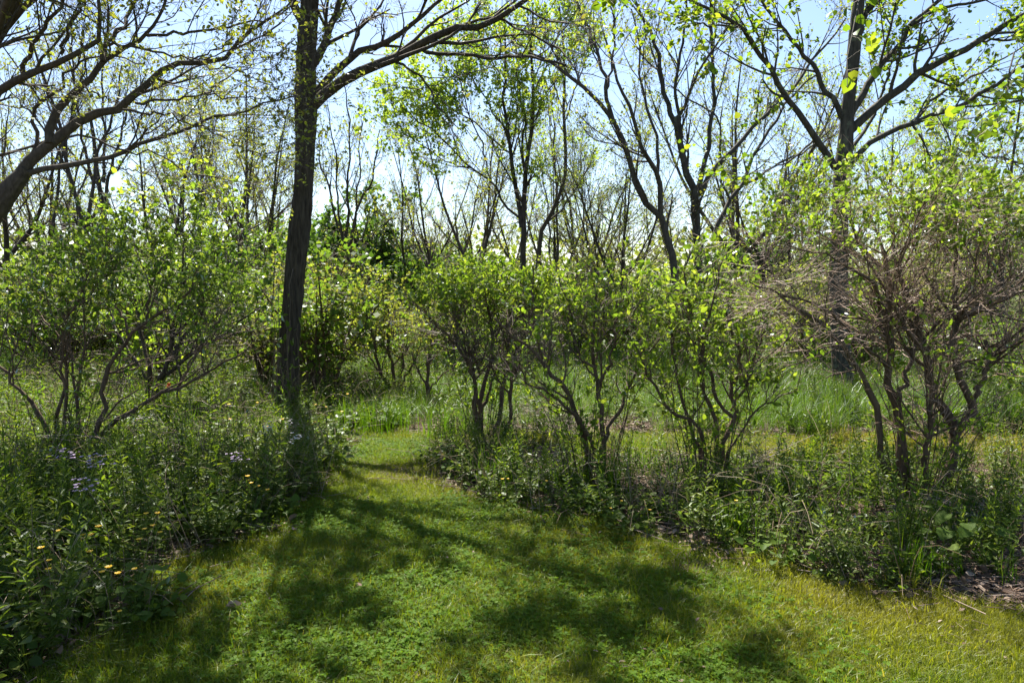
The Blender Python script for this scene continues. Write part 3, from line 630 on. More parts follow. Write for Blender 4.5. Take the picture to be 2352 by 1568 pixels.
mid_tree('birch_tree', 'upright slender tree at the centre in yellow green leaf', 16,
    [(Z2([(1165, 1800), (1165, 1560), (1165, 1450), (1180, 1200), (1190, 1050), (1222, 850), (1230, 620), (1215, 400), (1225, 200), (1230, 20)]), 17, 4)],
    [(Z2([(1155, 1480), (1140, 1330), (1105, 1180), (1085, 1000), (1065, 850), (1045, 660), (1040, 480), (1050, 300), (1040, 120)]), -.4, 11, 3),
     (Z2([(1140, 1415), (1040, 1320), (970, 1190), (830, 1090), (700, 960), (560, 850), (440, 740), (360, 690)]), -1.2, 6, 2),
     (Z2([(1185, 1130), (1160, 950), (1180, 800), (1140, 600), (1120, 420), (1130, 250)]), .8, 6, 3),
     (Z2([(960, 1180), (900, 950), (820, 760), (760, 560), (720, 420)]), -.8, 4, 2), (Z2([(1060, 850), (950, 700), (860, 560), (780, 420), (740, 300)]), .4, 4, 2),
     (Z2([(1085, 1000), (960, 900), (840, 800), (700, 700), (520, 620), (400, 610)]), -.6, 4, 2), (Z2([(1050, 560), (960, 380), (900, 260), (840, 160)]), .5, 3, 2),
     (Z2([(830, 1090), (680, 1060), (560, 980), (420, 880), (340, 800)]), -1.2, 3, 2), (Z2([(1225, 620), (1320, 420), (1380, 260), (1480, 120)]), .5, 4, 2), (Z2([(1225, 820), (1320, 620), (1420, 480), (1500, 360)]), .8, 4, 2)],
    'bark_dark', 'leaf_spring', lsize=.062, nb=13, nc=8, nd=2, nl=9, bl=1.3)
mid_tree('young_maple', 'curving slender tree right of the centre with thin leaf', 17,
    [(Z2([(1260, 1800), (1290, 1500), (1350, 1380), (1430, 1190), (1440, 1050), (1430, 800), (1430, 600), (1440, 380), (1420, 200), (1400, 40)]), 13, 4)],
    [(Z2([(1300, 1480), (1420, 1360), (1480, 1280), (1560, 1150), (1640, 960)]), .6, 5, 2), (Z2([(1430, 800), (1500, 600), (1560, 420), (1600, 240)]), .4, 4, 2),
     (Z2([(1390, 1800), (1390, 1400), (1375, 1100), (1365, 800), (1340, 560)]), 1.5, 6, 3), (Z2([(1350, 1800), (1330, 1400), (1300, 1150), (1250, 950)]), 2, 5, 2), (Z2([(1420, 700), (1360, 520), (1310, 380), (1260, 240)]), .4, 4, 2)], 'bark_limb', 'leaf_spring', lsize=.06, nl=3, bl=1.1)
mid_tree('honey_locust', 'vase shaped bare tree standing alone against the sky right of the dark trunk', 17,
    [([(797, 690), (797, 640), (800, 600), (793, 572)], 15, 12)],
    [([(795, 575), (785, 540), (765, 480), (755, 430), (735, 370), (735, 300)], .4, 7, 2), ([(797, 575), (812, 530), (825, 470), (850, 420), (865, 360), (872, 300)], -.4, 7, 2),
     ([(795, 572), (800, 500), (798, 430), (805, 350), (800, 260), (790, 190)], .3, 7, 2), ([(806, 545), (822, 440), (826, 340), (840, 250)], .8, 5, 2), ([(786, 545), (775, 450), (770, 350), (752, 240)], -.8, 5, 2),
     ([(808, 600), (850, 545), (875, 520), (900, 500)], .2, 3, 1.5), ([(806, 650), (815, 600), (835, 540), (855, 470)], .4, 6, 2)], 'bark_dark', 'leaf_bronze', lsize=.055, nb=8, nc=5, nd=2, nl=2, bl=1.0)
mid_tree('twin_tree', 'twin stemmed bare tree behind the left shrubs', 15,
    [([(240, 680), (240, 560), (238, 480), (224, 410), (215, 330), (205, 250)], 17, 6)],
    [([(243, 480), (250, 400), (275, 330), (290, 260), (330, 180)], .4, 8, 3), ([(215, 420), (195, 350), (180, 270), (165, 150), (160, 60)], -.5, 7, 3), ([(238, 420), (240, 300), (232, 200), (240, 90)], .5, 7, 3), ([(235, 470), (200, 520), (192, 560)], .2, 6, 8), ([(255, 400), (310, 340), (350, 300), (420, 260)], .6, 5, 2)],
    'bark_dark', 'leaf_bronze', lsize=.055, nl=2, bl=1.2)
mid_tree('crooked_tree', 'crooked dark tree behind the left shrubs close to the left edge', 13,
    [([(192, 700), (192, 540), (175, 450), (150, 370), (140, 300), (120, 230), (90, 150), (60, 60)], 14, 4)],
    [([(195, 520), (215, 440), (222, 360), (262, 260), (280, 150)], .5, 9, 3), ([(160, 400), (120, 330), (80, 270), (40, 230), (0, 180)], -.4, 6, 2), ([(130, 640), (125, 520), (135, 430), (150, 330), (170, 200), (165, 80)], .8, 8, 3), ([(150, 380), (160, 260), (190, 150), (200, 30)], .6, 5, 2)], 'bark_dark', 'leaf_bronze', lsize=.05, nl=2, bl=1.1)

# ---- untraced bare vase trees of the background
def vase_proto(seed, h, leaf, nl, spread=1.0, lsize=.05, name='vase_tree'):
    global rng
    keep = rng; rng = np.random.default_rng(seed)
    t = Plant(name, 'x', 'tree', (0, 0, 0), 'bark_limb' if seed % 2 else 'bark_dark', 'twig', leaf, 'fat')
    th = h * rng.uniform(.22, .34); p = resample([(0, 0, -.03), (rng.normal(0, .04), rng.normal(0, .04), th * .5), (rng.normal(0, .08), rng.normal(0, .08), th)], 8); r0 = .011 * h + .012
    mb = MB(); tubes(mb, p[None], np.linspace(r0 * 1.1, r0 * .85, 8)[None], 9); mb.obj('trunk', t.bark, t.root)
    k = rng.integers(3, 5); az0 = rng.uniform(0, 6.28)
    for q in range(k):
        az = az0 + q * 6.28 / k + rng.normal(0, .3); sp = rng.uniform(.2, .56) * spread; L = h - th
        dirx, diry = math.cos(az), math.sin(az); st = p[-1] - np.array([0, 0, rng.uniform(0, .25) * th])
        pts = [st + np.array([dirx * sp * L * (f ** .75), diry * sp * L * (f ** .75), L * f * rng.uniform(.85, 1)]) + rng.normal(0, .05, 3) * (f > 0) for f in (0, .2, .45, .72, 1)]
        t.add_limb(resample(pts, 12), np.linspace(r0 * .6, .009, 12), 6)
    Lp, Lr = t.limb_batch(); bl = h * .20
    bp, br_ = grow(Lp, Lr, 13, (.12, 1), (40, 13), (bl * 1.1, .35), 6, .09, .11, .5, .35, .006); t.br.append((bp, br_))
    cp, cr_ = grow(bp, br_, 6, (.15, 1), (34, 12), (bl * .55, .35), 5, .10, .12, .6, .4, .0040); t.tw.append((cp, cr_))
    dp, dr = grow(cp, cr_, 4, (.25, 1), (38, 14), (bl * .26, .4), 3, .08, .18, .7, .5, .0028); t.tw.append((dp, dr))
    if nl: t.fr.append(leaf_set(dp[rng.uniform(0, 1, len(dp)) < .8], nl, (lsize, .3), (.6, 1), .6, .9, .04))
    t.finish(0, brside=4); rng = keep; return t.root
VP = [vase_proto(41, 7.0, 'leaf_bronze', 4), vase_proto(42, 6.6, 'leaf_far', 3, .8), vase_proto(43, 7.4, 'leaf_far', 7, 1.1), vase_proto(44, 6.2, 'leaf_bronze', 2, 1.2), vase_proto(45, 7.2, 'leaf_spring', 7, .9), vase_proto(46, 6.8, 'leaf_bronze', 3, 1.0)]
used = [False] * len(VP)
def place_vase(k, u, Y, top, label, group=None, rz=None):
    x = P(u, 655, Y)[0]; h = P(u, top, Y)[2]; hs = [7.0, 6.6, 7.4, 6.2, 7.2, 6.8][k]; sc = h / hs / 1.02; rz = rng.uniform(0, 6.28) if rz is None else rz
    loc = (x, Y, 0)
    if not used[k]:
        used[k] = True; r = VP[k]; r.location = loc; r.rotation_euler = (0, 0, rz); r.scale = (sc,) * 3; r['label'] = label
        if group: r['group'] = group
    else: copy_thing(VP[k], loc, rz, sc, label, group)
for a_ in [
    (0, 545, 17, 150, 'taller of the two bare trees seen between the left shrubs and the dark trunk'),
    (1, 582, 19, 200, 'thinner bare tree just left of the dark trunk in the background'),
    (3, 1025, 18, 250, 'low twiggy bare tree left of the yellow green centre tree'),
    (0, 1085, 17, 210, 'dense bare tree directly left of the yellow green centre tree'),
    (5, 1385, 16, 330, 'narrow bare tree behind the centre shrubs, left of the leaning tree'),
    (1, 1430, 15, 300, 'bare tree with close upright stems left of the leaning tree'),
    (2, 1675, 18, 60, 'tall pale leaved tree right of the forked dark tree'),
    (5, 1750, 20, 160, 'bare tree in the gap left of the maple'),
    (3, 1835, 17, 280, 'low bare tree close behind the left side of the maple'),
    (4, 2050, 18, 120, 'yellow green tree close behind the right side of the maple'),
    (0, 2180, 19, 180, 'bare tree behind the twiggy right shrub'),
    (4, 2300, 16, 100, 'leafy tree behind the right shrub near the right edge'),
    (5, 30, 16, 120, 'bare tree at the far left edge behind the arching limbs'),
    (2, 370, 18, 130, 'pale leaved tree behind the arching limbs on the left'),
    (1, 105, 18, 160, 'slim bare tree between the left edge and the crooked tree'),
    (1, 1275, 20, 330, 'slim bare tree just right of the yellow green centre tree'),
    (3, 930, 21, 330, 'small bare tree in front of the dense green tree'),
    (5, 460, 21, 190, 'bare tree in the gap above the left shrubs'),
    (2, 1330, 22, 230, 'pale leaved tree far behind the centre shrubs')]: place_vase(*a_)
far_lbl = 'slender bare tree of the far thicket on the skyline'
for q in range(16):
    Y = rng.uniform(24, 42); u = -150 + 2650 * (q + rng.uniform(0, 1)) / 16
    place_vase(int(rng.integers(0, 6)), u, Y, rng.uniform(270, 450), far_lbl, 'slender trees of the far thicket')

# ---- dense leafy trees and understorey bushes
def bush_proto(seed, h, w, leaf, n, lsize, name='bush', stems=9, label='x', kind='fat', cat_='bush'):
    global rng
    keep = rng; rng = np.random.default_rng(seed)
    t = Plant(name, label, cat_, (0, 0, 0), 'bark_shrub', 'twig', leaf, kind, limb='stem')
    for q in range(stems):
        az = rng.uniform(0, 6.28); a = rng.uniform(.1, 1.0); top = np.array([math.cos(az) * w * .5 * a, math.sin(az) * w * .5 * a, h * rng.uniform(.6, .95) * (1 - .3 * a)])
        pts = [np.array([rng.normal(0, .05), rng.normal(0, .05), -.02]), top * np.array([.35, .35, .45]) + rng.normal(0, .05, 3), top]
        t.add_limb(resample(pts, 8), np.linspace(.018 * h ** .5, .006, 8), 5)
    Lp, Lr = t.limb_batch()
    bp, br_ = grow(Lp, Lr, 7, (.25, 1), (45, 15), (h * .28, .35), 5, .06, .14, .6, .4, .005); t.br.append((bp, br_))
    cp, cr_ = grow(bp, br_, 5, (.1, 1), (45, 15), (h * .16, .35), 4, .06, .15, .6, .5, .0032); t.tw.append((cp, cr_))
    k = max(1, n // len(cp)); t.fr.append(leaf_set(cp, k, (lsize, .3), (.1, 1), .8, .9, .05 * h ** .5))
    t.finish(0, brside=4); rng = keep; return t.root
def place(protos, flags, k, loc, rz, sc, label, group=None):
    if not flags[k]:
        flags[k] = True; r = protos[k]; r.location = loc; r.rotation_euler = (0, 0, rz); r.scale = (sc,) * 3; r['label'] = label
        if group: r['group'] = group
    else: copy_thing(protos[k], loc, rz, sc, label, group)
DP = [bush_proto(61, 4.2, 4.0, 'leaf_dark', 11000, .13, 'leafy_tree', 14, cat_='tree'), bush_proto(62, 3.8, 3.6, 'leaf_dark', 10000, .13, 'leafy_tree', 13, cat_='tree')]
df = [False] * 2
place(DP, df, 0, (P(868, 655, 22)[0], 22, 0), .5, 1.12, 'dense dark green leafy tree in the gap right of the dark trunk')
place(DP, df, 1, (P(752, 655, 23)[0], 23, 0), .9, 1.1, 'dense dark green leafy tree half hidden by the dark trunk')
for u, Y, sc in [(620, 30, 1.1), (960, 29, .95), (1050, 33, .9), (480, 31, .9), (1720, 32, 1.1), (1820, 30, 1.05), (2250, 27, 1.1)]:
    place(DP, df, int(rng.integers(0, 2)), (P(u, 655, Y)[0], Y, 0), rng.uniform(0, 6), sc, 'dark leafy tree deep in the far thicket', 'dark leafy trees of the far thicket')
BP = [bush_proto(71, 1.7, 2.0, 'leaf_far', 2600, .055, 'understorey_bush'), bush_proto(72, 1.5, 1.8, 'leaf_spring', 2400, .05, 'understorey_bush'), bush_proto(73, 2.0, 1.9, 'leaf_bronze', 2400, .05, 'understorey_bush'), bush_proto(74, 1.9, 2.2, 'leaf_mid', 2800, .055, 'understorey_bush'), bush_proto(75, 2.2, 1.8, 'leaf_far', 1200, .05, 'understorey_bush')]
bf = [False] * 5
for n_, x0, x1, y0, y1, lab, grp in [
    (14, 1.2, 10, 11.5, 17, 'twiggy light green bush behind the right shrubs', 'bushes behind the right shrubs'),
    (26, -11, -2.6, 9.3, 16, 'loose light green bush in the thicket behind the left shrubs', 'bushes behind the left shrubs'),
    (26, -17, 2, 16, 27, 'pale bush of the far thicket left of the centre', 'far bushes left of the centre'),
    (22, 2, 20, 17, 27, 'pale bush of the far thicket right of the centre', 'far bushes right of the centre'),
    (30, -30, 30, 27, 46, 'far pale bush on the horizon', 'bushes on the horizon')]:
    for q in range(n_):
        x = x0 + (x1 - x0) * (q + rng.uniform(0, 1)) / n_; y = rng.uniform(y0, y1)
        place(BP, bf, int(rng.integers(0, 5)), (x, y, 0), rng.uniform(0, 6.28), rng.uniform(.75, 1.15) * (1.15 if y < 16 else 1.4 if y < 27 else 1.9), lab, grp)
for u, Y, k, sc, lab in [
    (745, 10.5, 3, .95, 'glossy green bush standing just right of the dark trunk'), (870, 15, 2, .9, 'bronze leaved bush behind the end of the path'),
    (1040, 13, 2, .95, 'bronze bush between the path and the centre shrubs'), (1180, 13.5, 1, 1.1, 'yellow green bush behind the large centre shrub'), (1330, 14, 0, 1.0, 'pale bush behind the leaning shrub'),
    (800, 13, 1, .85, 'yellow green bush behind the small vase shaped shrub'), (2240, 10.5, 3, .8, 'dark green bush at the right edge behind the meadow'), (2400, 8.5, 3, .7, 'shaded bush at the right edge beyond the mown strip')]:
    place(BP, bf, k, (P(u, 655, Y)[0], Y, 0), rng.uniform(0, 6.28), sc, lab)

# far wood that closes the horizon
mb = MB(); n = 16000; x = rng.uniform(-75, 75, n); y = rng.uniform(48, 62, n); top = 3.2 + 3.0 * n2(x, y * 0, .12, 91) + 1.2 * n2(x, y * 0, .5, 92)
pz = top * rng.uniform(0, 1, n) ** .8
add_leaves(mb, leaf_frames(np.stack([x, y, pz], -1), rng.normal(size=(n, 3)), np.array([0, -.4, .8]) + rng.normal(size=(n, 3)) * .6, rng.uniform(.3, .6, n)), 'fat')
tag(mb.obj('distant_wood', 'leaf_far', None, False, 'stuff'), 'pale far off wood along the horizon', 'wood')

# ------------------------------------------------------------------ shrubs of the near beds, stems traced
def shrub(name, label, base_uv, Y, stems, bark='bark_shrub', twig='twig', leaf='leaf_shrub', kind='oval', nb=8, nc=6, nd=3, nl=3, bl=.55, lsize=.045, t0=.45, ang=42, up=.06, parts=300, aim=None, tt=(.3, 1), leafz=None, keep=None, rmin=.002, shoots=0):
    b = P(*base_uv, Y); b[2] = 0
    t = Plant(name, label, 'shrub', b, bark, twig, leaf, kind, limb='stem')
    for pts, dy, w0, w1 in stems:
        q = line3(pts, Y, Y + dy, 16, .010); q[0, 2] = min(q[0, 2], .02) if q[0, 2] < .3 else q[0, 2]
        t.add_limb(q, limb_r(w0, w1, Y, 16) * (1 + .12 * rng.normal(size=16).clip(-1, 1.6)), 9)
    def inside(p, r):                               # the crown ends at an uneven ovoid: centre, half width, half height
        if keep is None: return p, r
        c = P(keep[0], keep[1], Y); k = Y / F; e = (p[:, -1] - c) / np.array([keep[2] * k, keep[2] * k * .9, keep[3] * k]); m = np.linalg.norm(e, axis=1) < .70 + .60 * vnoise(p[:, -1] * 3.2, 77) + .1 * rng.random(len(p)); return p[m], r[m]
    Lp, Lr = t.limb_batch()
    bp, br_ = inside(*grow(Lp, Lr, nb, (t0, 1), (ang, 14), (bl, .3), 8, up, .12, .55, .35, rmin * 1.6, .25, aim)); t.br.append((bp, br_))
    cp, cr_ = inside(*grow(bp, br_, nc, (.15, 1), (38, 14), (bl * .6, .35), 6, up, .12, .6, .4, rmin, .3)); t.tw.append((cp, cr_))
    dp, dr = inside(*grow(cp, cr_, nd, (.3, 1), (38, 14), (bl * .3, .4), 4, up, .14, .7, .5, rmin * .7, .3)); t.tw.append((dp, dr))
    if shoots:                                     # young shoots from the base, leafy all the way up
        az = rng.uniform(0, 6.28, shoots); hh = rng.uniform(.45, 1.35, shoots); ro = rng.uniform(.05, .22, shoots); q = []
        for a_, h_, r_ in zip(az, hh, ro):
            o_ = np.array([math.cos(a_), math.sin(a_), 0]); q.append(resample([t.o + o_ * r_, t.o + o_ * (r_ + .12 * h_) + [0, 0, h_ * .5], t.o + o_ * (r_ + rng.uniform(.1, .5) * h_) + [0, 0, h_]], 8))
        q = np.array(q); rr = np.tile(np.linspace(.005, .002, 8), (shoots, 1)); t.br.append((q, rr))
        q2, r2 = grow(q, rr, 6, (.25, 1), (40, 14), (.28, .4), 5, .06, .14, .6, .5, .0016, .4); t.tw.append((q2, r2)); t.fr.append(leaf_set(q2, 5, (lsize, .3), (.2, 1), .7, .7, .006)); t.fr.append(leaf_set(q, 10, (lsize, .3), (.3, 1), .7, .7, .006))
    pool = dp
    if leafz is not None:                          # bare twigs below, leaves on the upper and outer shoots
        z = dp[:, -1, 2]; pr = np.clip((z - leafz[0]) / (leafz[1] - leafz[0]), leafz[2], 1); pool = dp[rng.uniform(0, 1, len(dp)) < pr]
    t.fr.append(leaf_set(pool, nl, (lsize, .3), tt, .7, .7, .006)); t.finish(parts); return t
shrub('large_shrub', 'largest shrub, at right, with crooked brown stems under a dense tangle of bare twigs', (2110, 1180), 4.85, [
    (Z6([(1520, 1840), (1480, 1700), (1440, 1560), (1430, 1300), (1400, 1170), (1350, 1080), (1370, 950), (1360, 800), (1340, 620), (1380, 420), (1330, 200)]), .2, 25, 7),
    (Z6([(1500, 1800), (1360, 1660), (1295, 1540), (1290, 1280), (1240, 1100), (1130, 900), (1060, 800), (980, 720), (820, 600), (640, 480)]), -.3, 18, 5),
    (Z6([(1640, 1900), (1700, 1700), (1770, 1540), (1790, 1380), (1740, 1250), (1650, 1100), (1620, 930), (1590, 860), (1550, 700), (1480, 480), (1400, 250)]), .3, 30, 7),
    (Z6([(1780, 1400), (1850, 1300), (1905, 1210), (1850, 1080), (1800, 930), (1790, 750), (1850, 600), (1960, 430), (2100, 250)]), .1, 21, 6),
    (Z6([(1900, 1210), (1950, 1080), (1990, 1000), (2010, 920), (1985, 780)]), .1, 13, 9),
    (Z6([(1600, 1880), (1590, 1600), (1620, 1350), (1630, 1200)]), -.2, 14, 9),
    (Z6([(1425, 1180), (1455, 1060), (1490, 930), (1540, 800), (1500, 640)]), .2, 13, 6),
    (Z6([(1345, 950), (1260, 860), (1180, 800), (1050, 660), (900, 560), (700, 500), (450, 400)]), -.4, 8, 3),
    (Z6([(1110, 800), (1230, 720), (1330, 670), (1500, 560), (1640, 540)]), .3, 9, 4),
    (Z6([(1620, 920), (1700, 880), (1780, 800), (1830, 640), (1960, 560), (2200, 480), (2400, 420)]), .1, 11, 4),
    (Z6([(1600, 880), (1500, 740), (1430, 620), (1250, 400), (1000, 260), (700, 160)]), -.5, 9, 3),
    (Z6([(1830, 640), (1780, 430), (1800, 200), (1850, -50)]), .4, 8, 3), (Z6([(1830, 700), (2000, 500), (2150, 380), (2400, 300)]), .3, 8, 3),
    (Z6([(1340, 620), (1200, 380), (1050, 180), (850, 60)]), .5, 6, 3), (Z6([(1360, 500), (1450, 250), (1520, 50), (1600, -150)]), -.3, 6, 3)],
    twig='twig_pink', nb=14, nc=9, nd=3, nl=6, shoots=12, bl=.66, lsize=.036, t0=.56, ang=54, up=.015, leafz=(1.78, 2.25, .06), rmin=.0019, keep=(2110, 640, 480, 310))
shrub('spindly_shrub', 'open shrub with bright fresh leaves left of the largest shrub', (1625, 1140), 5.3, [
    (Z6([(150, 1800), (150, 1560), (140, 1380), (80, 1310), (-60, 1240), (-180, 1050), (-300, 800)]), -.3, 12, 4),
    (Z6([(250, 1800), (265, 1560), (310, 1390), (345, 1280), (330, 1120), (400, 930), (350, 780), (300, 600)]), .2, 16, 5),
    (Z6([(240, 1640), (235, 1300), (150, 1100), (120, 850), (60, 600), (30, 350)]), .3, 12, 4),
    (Z6([(345, 1280), (240, 1180), (190, 1020), (150, 800), (220, 500), (280, 260)]), -.2, 10, 3),
    (Z6([(330, 1240), (430, 1060), (480, 880), (560, 720)]), -.3, 8, 3), (Z6([(280, 1560), (440, 1300), (600, 1180), (760, 1100)]), -.4, 6, 2),
    (Z6([(150, 1560), (60, 1350), (-20, 1000), (-60, 700), (-60, 380)]), .4, 9, 3)],
    nb=9, nc=7, nd=3, nl=4, bl=.45, lsize=.042, t0=.35, ang=42, up=.06, kind='oval', leafz=(.6, 1.6, .45), keep=(1640, 810, 225, 275), shoots=16)
shrub('leaning_shrub', 'shrub with a stem leaning far left before the leaning tree, beside the centre shrub', (1350, 1130), 5.5, [
    (Z5([(1585, 1740), (1580, 1560), (1570, 1430), (1530, 1310), (1430, 1100), (1370, 1020), (1290, 930), (1200, 830), (1100, 770), (980, 640)]), -.2, 16, 4),
    (Z5([(1660, 1640), (1675, 1400), (1680, 1230), (1650, 1010), (1620, 800), (1640, 560), (1620, 400)]), .2, 14, 4),
    (Z5([(1670, 1600), (1600, 1420), (1530, 1300), (1400, 1180), (1280, 1090), (1180, 1050), (1140, 950)]), -.4, 12, 3),
    (Z5([(1690, 1500), (1720, 1340), (1780, 1250), (1860, 1080), (1960, 900), (2060, 760)]), .2, 11, 3),
    (Z5([(1640, 960), (1540, 880), (1480, 740), (1450, 560), (1400, 380)]), .2, 7, 3), (Z5([(1660, 1060), (1740, 900), (1760, 700), (1780, 520)]), -.3, 7, 3), (Z5([(1290, 930), (1240, 700), (1230, 500), (1230, 300)]), -.3, 6, 3)],
    nb=10, nc=7, nd=3, nl=4, bl=.5, lsize=.042, t0=.35, ang=44, up=.06, leafz=(.8, 1.6, .15), keep=(1390, 770, 235, 185), shoots=14)
shrub('rounded_shrub', 'rounded shrub with a domed bright green top at the centre right of the path', (1108, 1018), 7.05, [
    (Z5([(885, 1480), (880, 1400), (870, 1300), (850, 1200), (850, 1050), (840, 960), (800, 800), (740, 640)]), -.2, 15, 4),
    (Z5([(890, 1300), (885, 1170), (930, 1020), (965, 900), (965, 740), (930, 560), (900, 420)]), .1, 13, 4),
    (Z5([(960, 1430), (1010, 1290), (1020, 1160), (1050, 960), (1080, 760), (1130, 560)]), .3, 13, 4),
    (Z5([(980, 1520), (1050, 1390), (1075, 1250), (1085, 1080), (1140, 880), (1230, 700)]), -.2, 12, 4),
    (Z5([(850, 1060), (800, 920), (700, 780), (600, 680), (520, 580)]), -.3, 8, 3), (Z5([(860, 1280), (940, 1130), (1000, 930), (1080, 700)]), .5, 9, 3), (Z5([(960, 760), (1080, 660), (1250, 560), (1340, 460)]), .3, 7, 3), (Z5([(880, 1000), (780, 740), (660, 560), (590, 440)]), .5, 6, 3)],
    nb=14, nc=9, nd=4, nl=6, bl=.6, lsize=.043, t0=.45, ang=48, up=.05, leafz=(1.2, 1.65, .12), keep=(1125, 735, 215, 160), shoots=8)
shrub('small_shrub', 'small vase shaped shrub with bronze yellow leaves behind the path end', (908, 925), 9.4, [
    (Z5([(325, 1200), (320, 1130), (260, 1030), (215, 900), (190, 760), (150, 600)]), -.3, 9, 3), (Z5([(325, 1150), (325, 1000), (290, 850), (290, 680), (280, 500)]), .2, 9, 3),
    (Z5([(330, 1150), (365, 1040), (385, 880), (400, 700), (430, 520)]), .2, 8, 3), (Z5([(320, 1130), (240, 1000), (150, 850), (80, 700)]), .3, 6, 2), (Z5([(340, 1120), (420, 980), (480, 860), (520, 700)]), -.3, 6, 2)],
    leaf='leaf_bronze', nb=10, nc=6, nd=3, nl=3, bl=.50, lsize=.045, t0=.3, ang=40, parts=0)
shrub('sapling', 'thin single stemmed young tree beside the small vase shaped shrub', (980, 945), 8.9, [
    (Z5([(540, 1260), (545, 1100), (550, 900), (570, 780), (560, 650)]), .1, 9, 4), (Z5([(545, 1120), (640, 1000), (740, 940)]), .2, 5, 2), (Z5([(545, 1080), (480, 980), (440, 860)]), -.2, 5, 2), (Z5([(550, 1140), (640, 1130), (770, 1170)]), -.3, 3, 1.5)],
    leaf='leaf_mid', nb=7, nc=5, nd=2, nl=3, bl=.35, lsize=.04, t0=.2, parts=0)
shrub('wide_shrub', 'wide leafy shrub at left with stems fanning from one base', (130, 1075), 6.1, [
    (Z4([(350, 1610), (345, 1480), (290, 1330), (200, 1170), (80, 1060), (0, 960), (-120, 800)]), -.2, 12, 5),
    (Z4([(400, 1600), (415, 1300), (430, 1060), (400, 800), (330, 620), (260, 420)]), .2, 9, 4), (Z4([(350, 1600), (380, 1250), (440, 1050), (450, 800), (440, 540), (420, 300)]), .3, 9, 4),
    (Z4([(480, 1600), (510, 1150), (545, 900), (560, 660), (540, 400)]), -.2, 8, 3), (Z4([(440, 1600), (430, 1200), (400, 950), (400, 700), (520, 500), (600, 300)]), -.3, 8, 3),
    (Z4([(590, 1580), (620, 1400), (690, 1220), (665, 1090), (700, 980), (760, 880), (830, 790), (910, 700), (1010, 620), (1110, 550), (1250, 450)]), -.2, 14, 4),
    (Z4([(600, 1580), (660, 1400), (760, 1290), (900, 1220), (1000, 1140), (1200, 1080), (1320, 1010), (1450, 930), (1620, 830)]), -.1, 14, 3),
    (Z4([(540, 1580), (640, 1340), (760, 1200), (900, 1100)]), .2, 7, 3), (Z4([(850, 760), (800, 620), (740, 500), (720, 340)]), .2, 6, 3), (Z4([(950, 680), (960, 520), (1020, 360), (1090, 220)]), .3, 6, 3), (Z4([(1150, 1100), (1260, 880), (1400, 700), (1500, 560)]), .3, 6, 2),
    (Z4([(540, 1500), (500, 1200), (470, 900), (350, 720), (180, 560)]), .4, 8, 3)],
    leaf='leaf_mid', nb=10, nc=6, nd=3, nl=7, bl=.6, lsize=.042, t0=.42, ang=46, up=.06, leafz=(1.0, 1.6, .14), keep=(300, 660, 330, 220), shoots=8)
shrub('dark_stemmed_shrub', 'dark stemmed leafy shrub between the wide left shrub and the dark trunk', (342, 950), 8.4, [
    (Z4([(960, 1300), (960, 1120), (980, 960), (930, 800), (900, 620), (850, 400)]), .2, 13, 4), (Z4([(970, 1200), (1040, 1050), (1100, 900), (1130, 720), (1180, 500), (1220, 300)]), -.2, 12, 4),
    (Z4([(975, 1180), (1060, 1000), (1180, 800), (1300, 640), (1420, 460), (1560, 300)]), .3, 9, 3), (Z4([(1050, 1040), (1200, 900), (1400, 780), (1560, 660), (1700, 560)]), -.2, 8, 3), (Z4([(960, 1050), (880, 900), (780, 760), (700, 560)]), .3, 7, 3), (Z4([(1130, 760), (1300, 560), (1380, 300), (1420, 120)]), .2, 6, 3)],
    bark='bark_dark', leaf='leaf_mid', nb=11, nc=7, nd=3, nl=7, bl=.7, lsize=.047, t0=.28, ang=48, leafz=(.7, 1.3, .35), keep=(470, 680, 190, 230), shoots=6)
shrub('hanging_leaf_sapling', 'slim straight sapling with large drooping yellow green leaves above the left shrubs', (411, 990), 7.2, [
    (Z4([(1165, 1370), (1165, 1000), (1170, 700), (1185, 420), (1200, 100), (1195, -200), (1180, -380)]), .1, 7, 2.5), (Z4([(1190, 150), (1100, -60), (960, -160), (860, -190)]), -.2, 3, 1.5), (Z4([(1195, 0), (1300, -150), (1400, -190), (1500, -150)]), .2, 3, 1.5), (Z4([(1192, 60), (1050, -40), (880, -60), (760, -40)]), .3, 3, 1.5), (Z4([(1190, -160), (1240, -250), (1260, -300)]), 0, 2, 1)],
    bark='bark_dark', twig='twig_dark', leaf='leaf_spring', kind='broad', nb=7, nc=5, nd=1, nl=2, bl=.34, lsize=.056, t0=.45, ang=50, up=.0, parts=0)
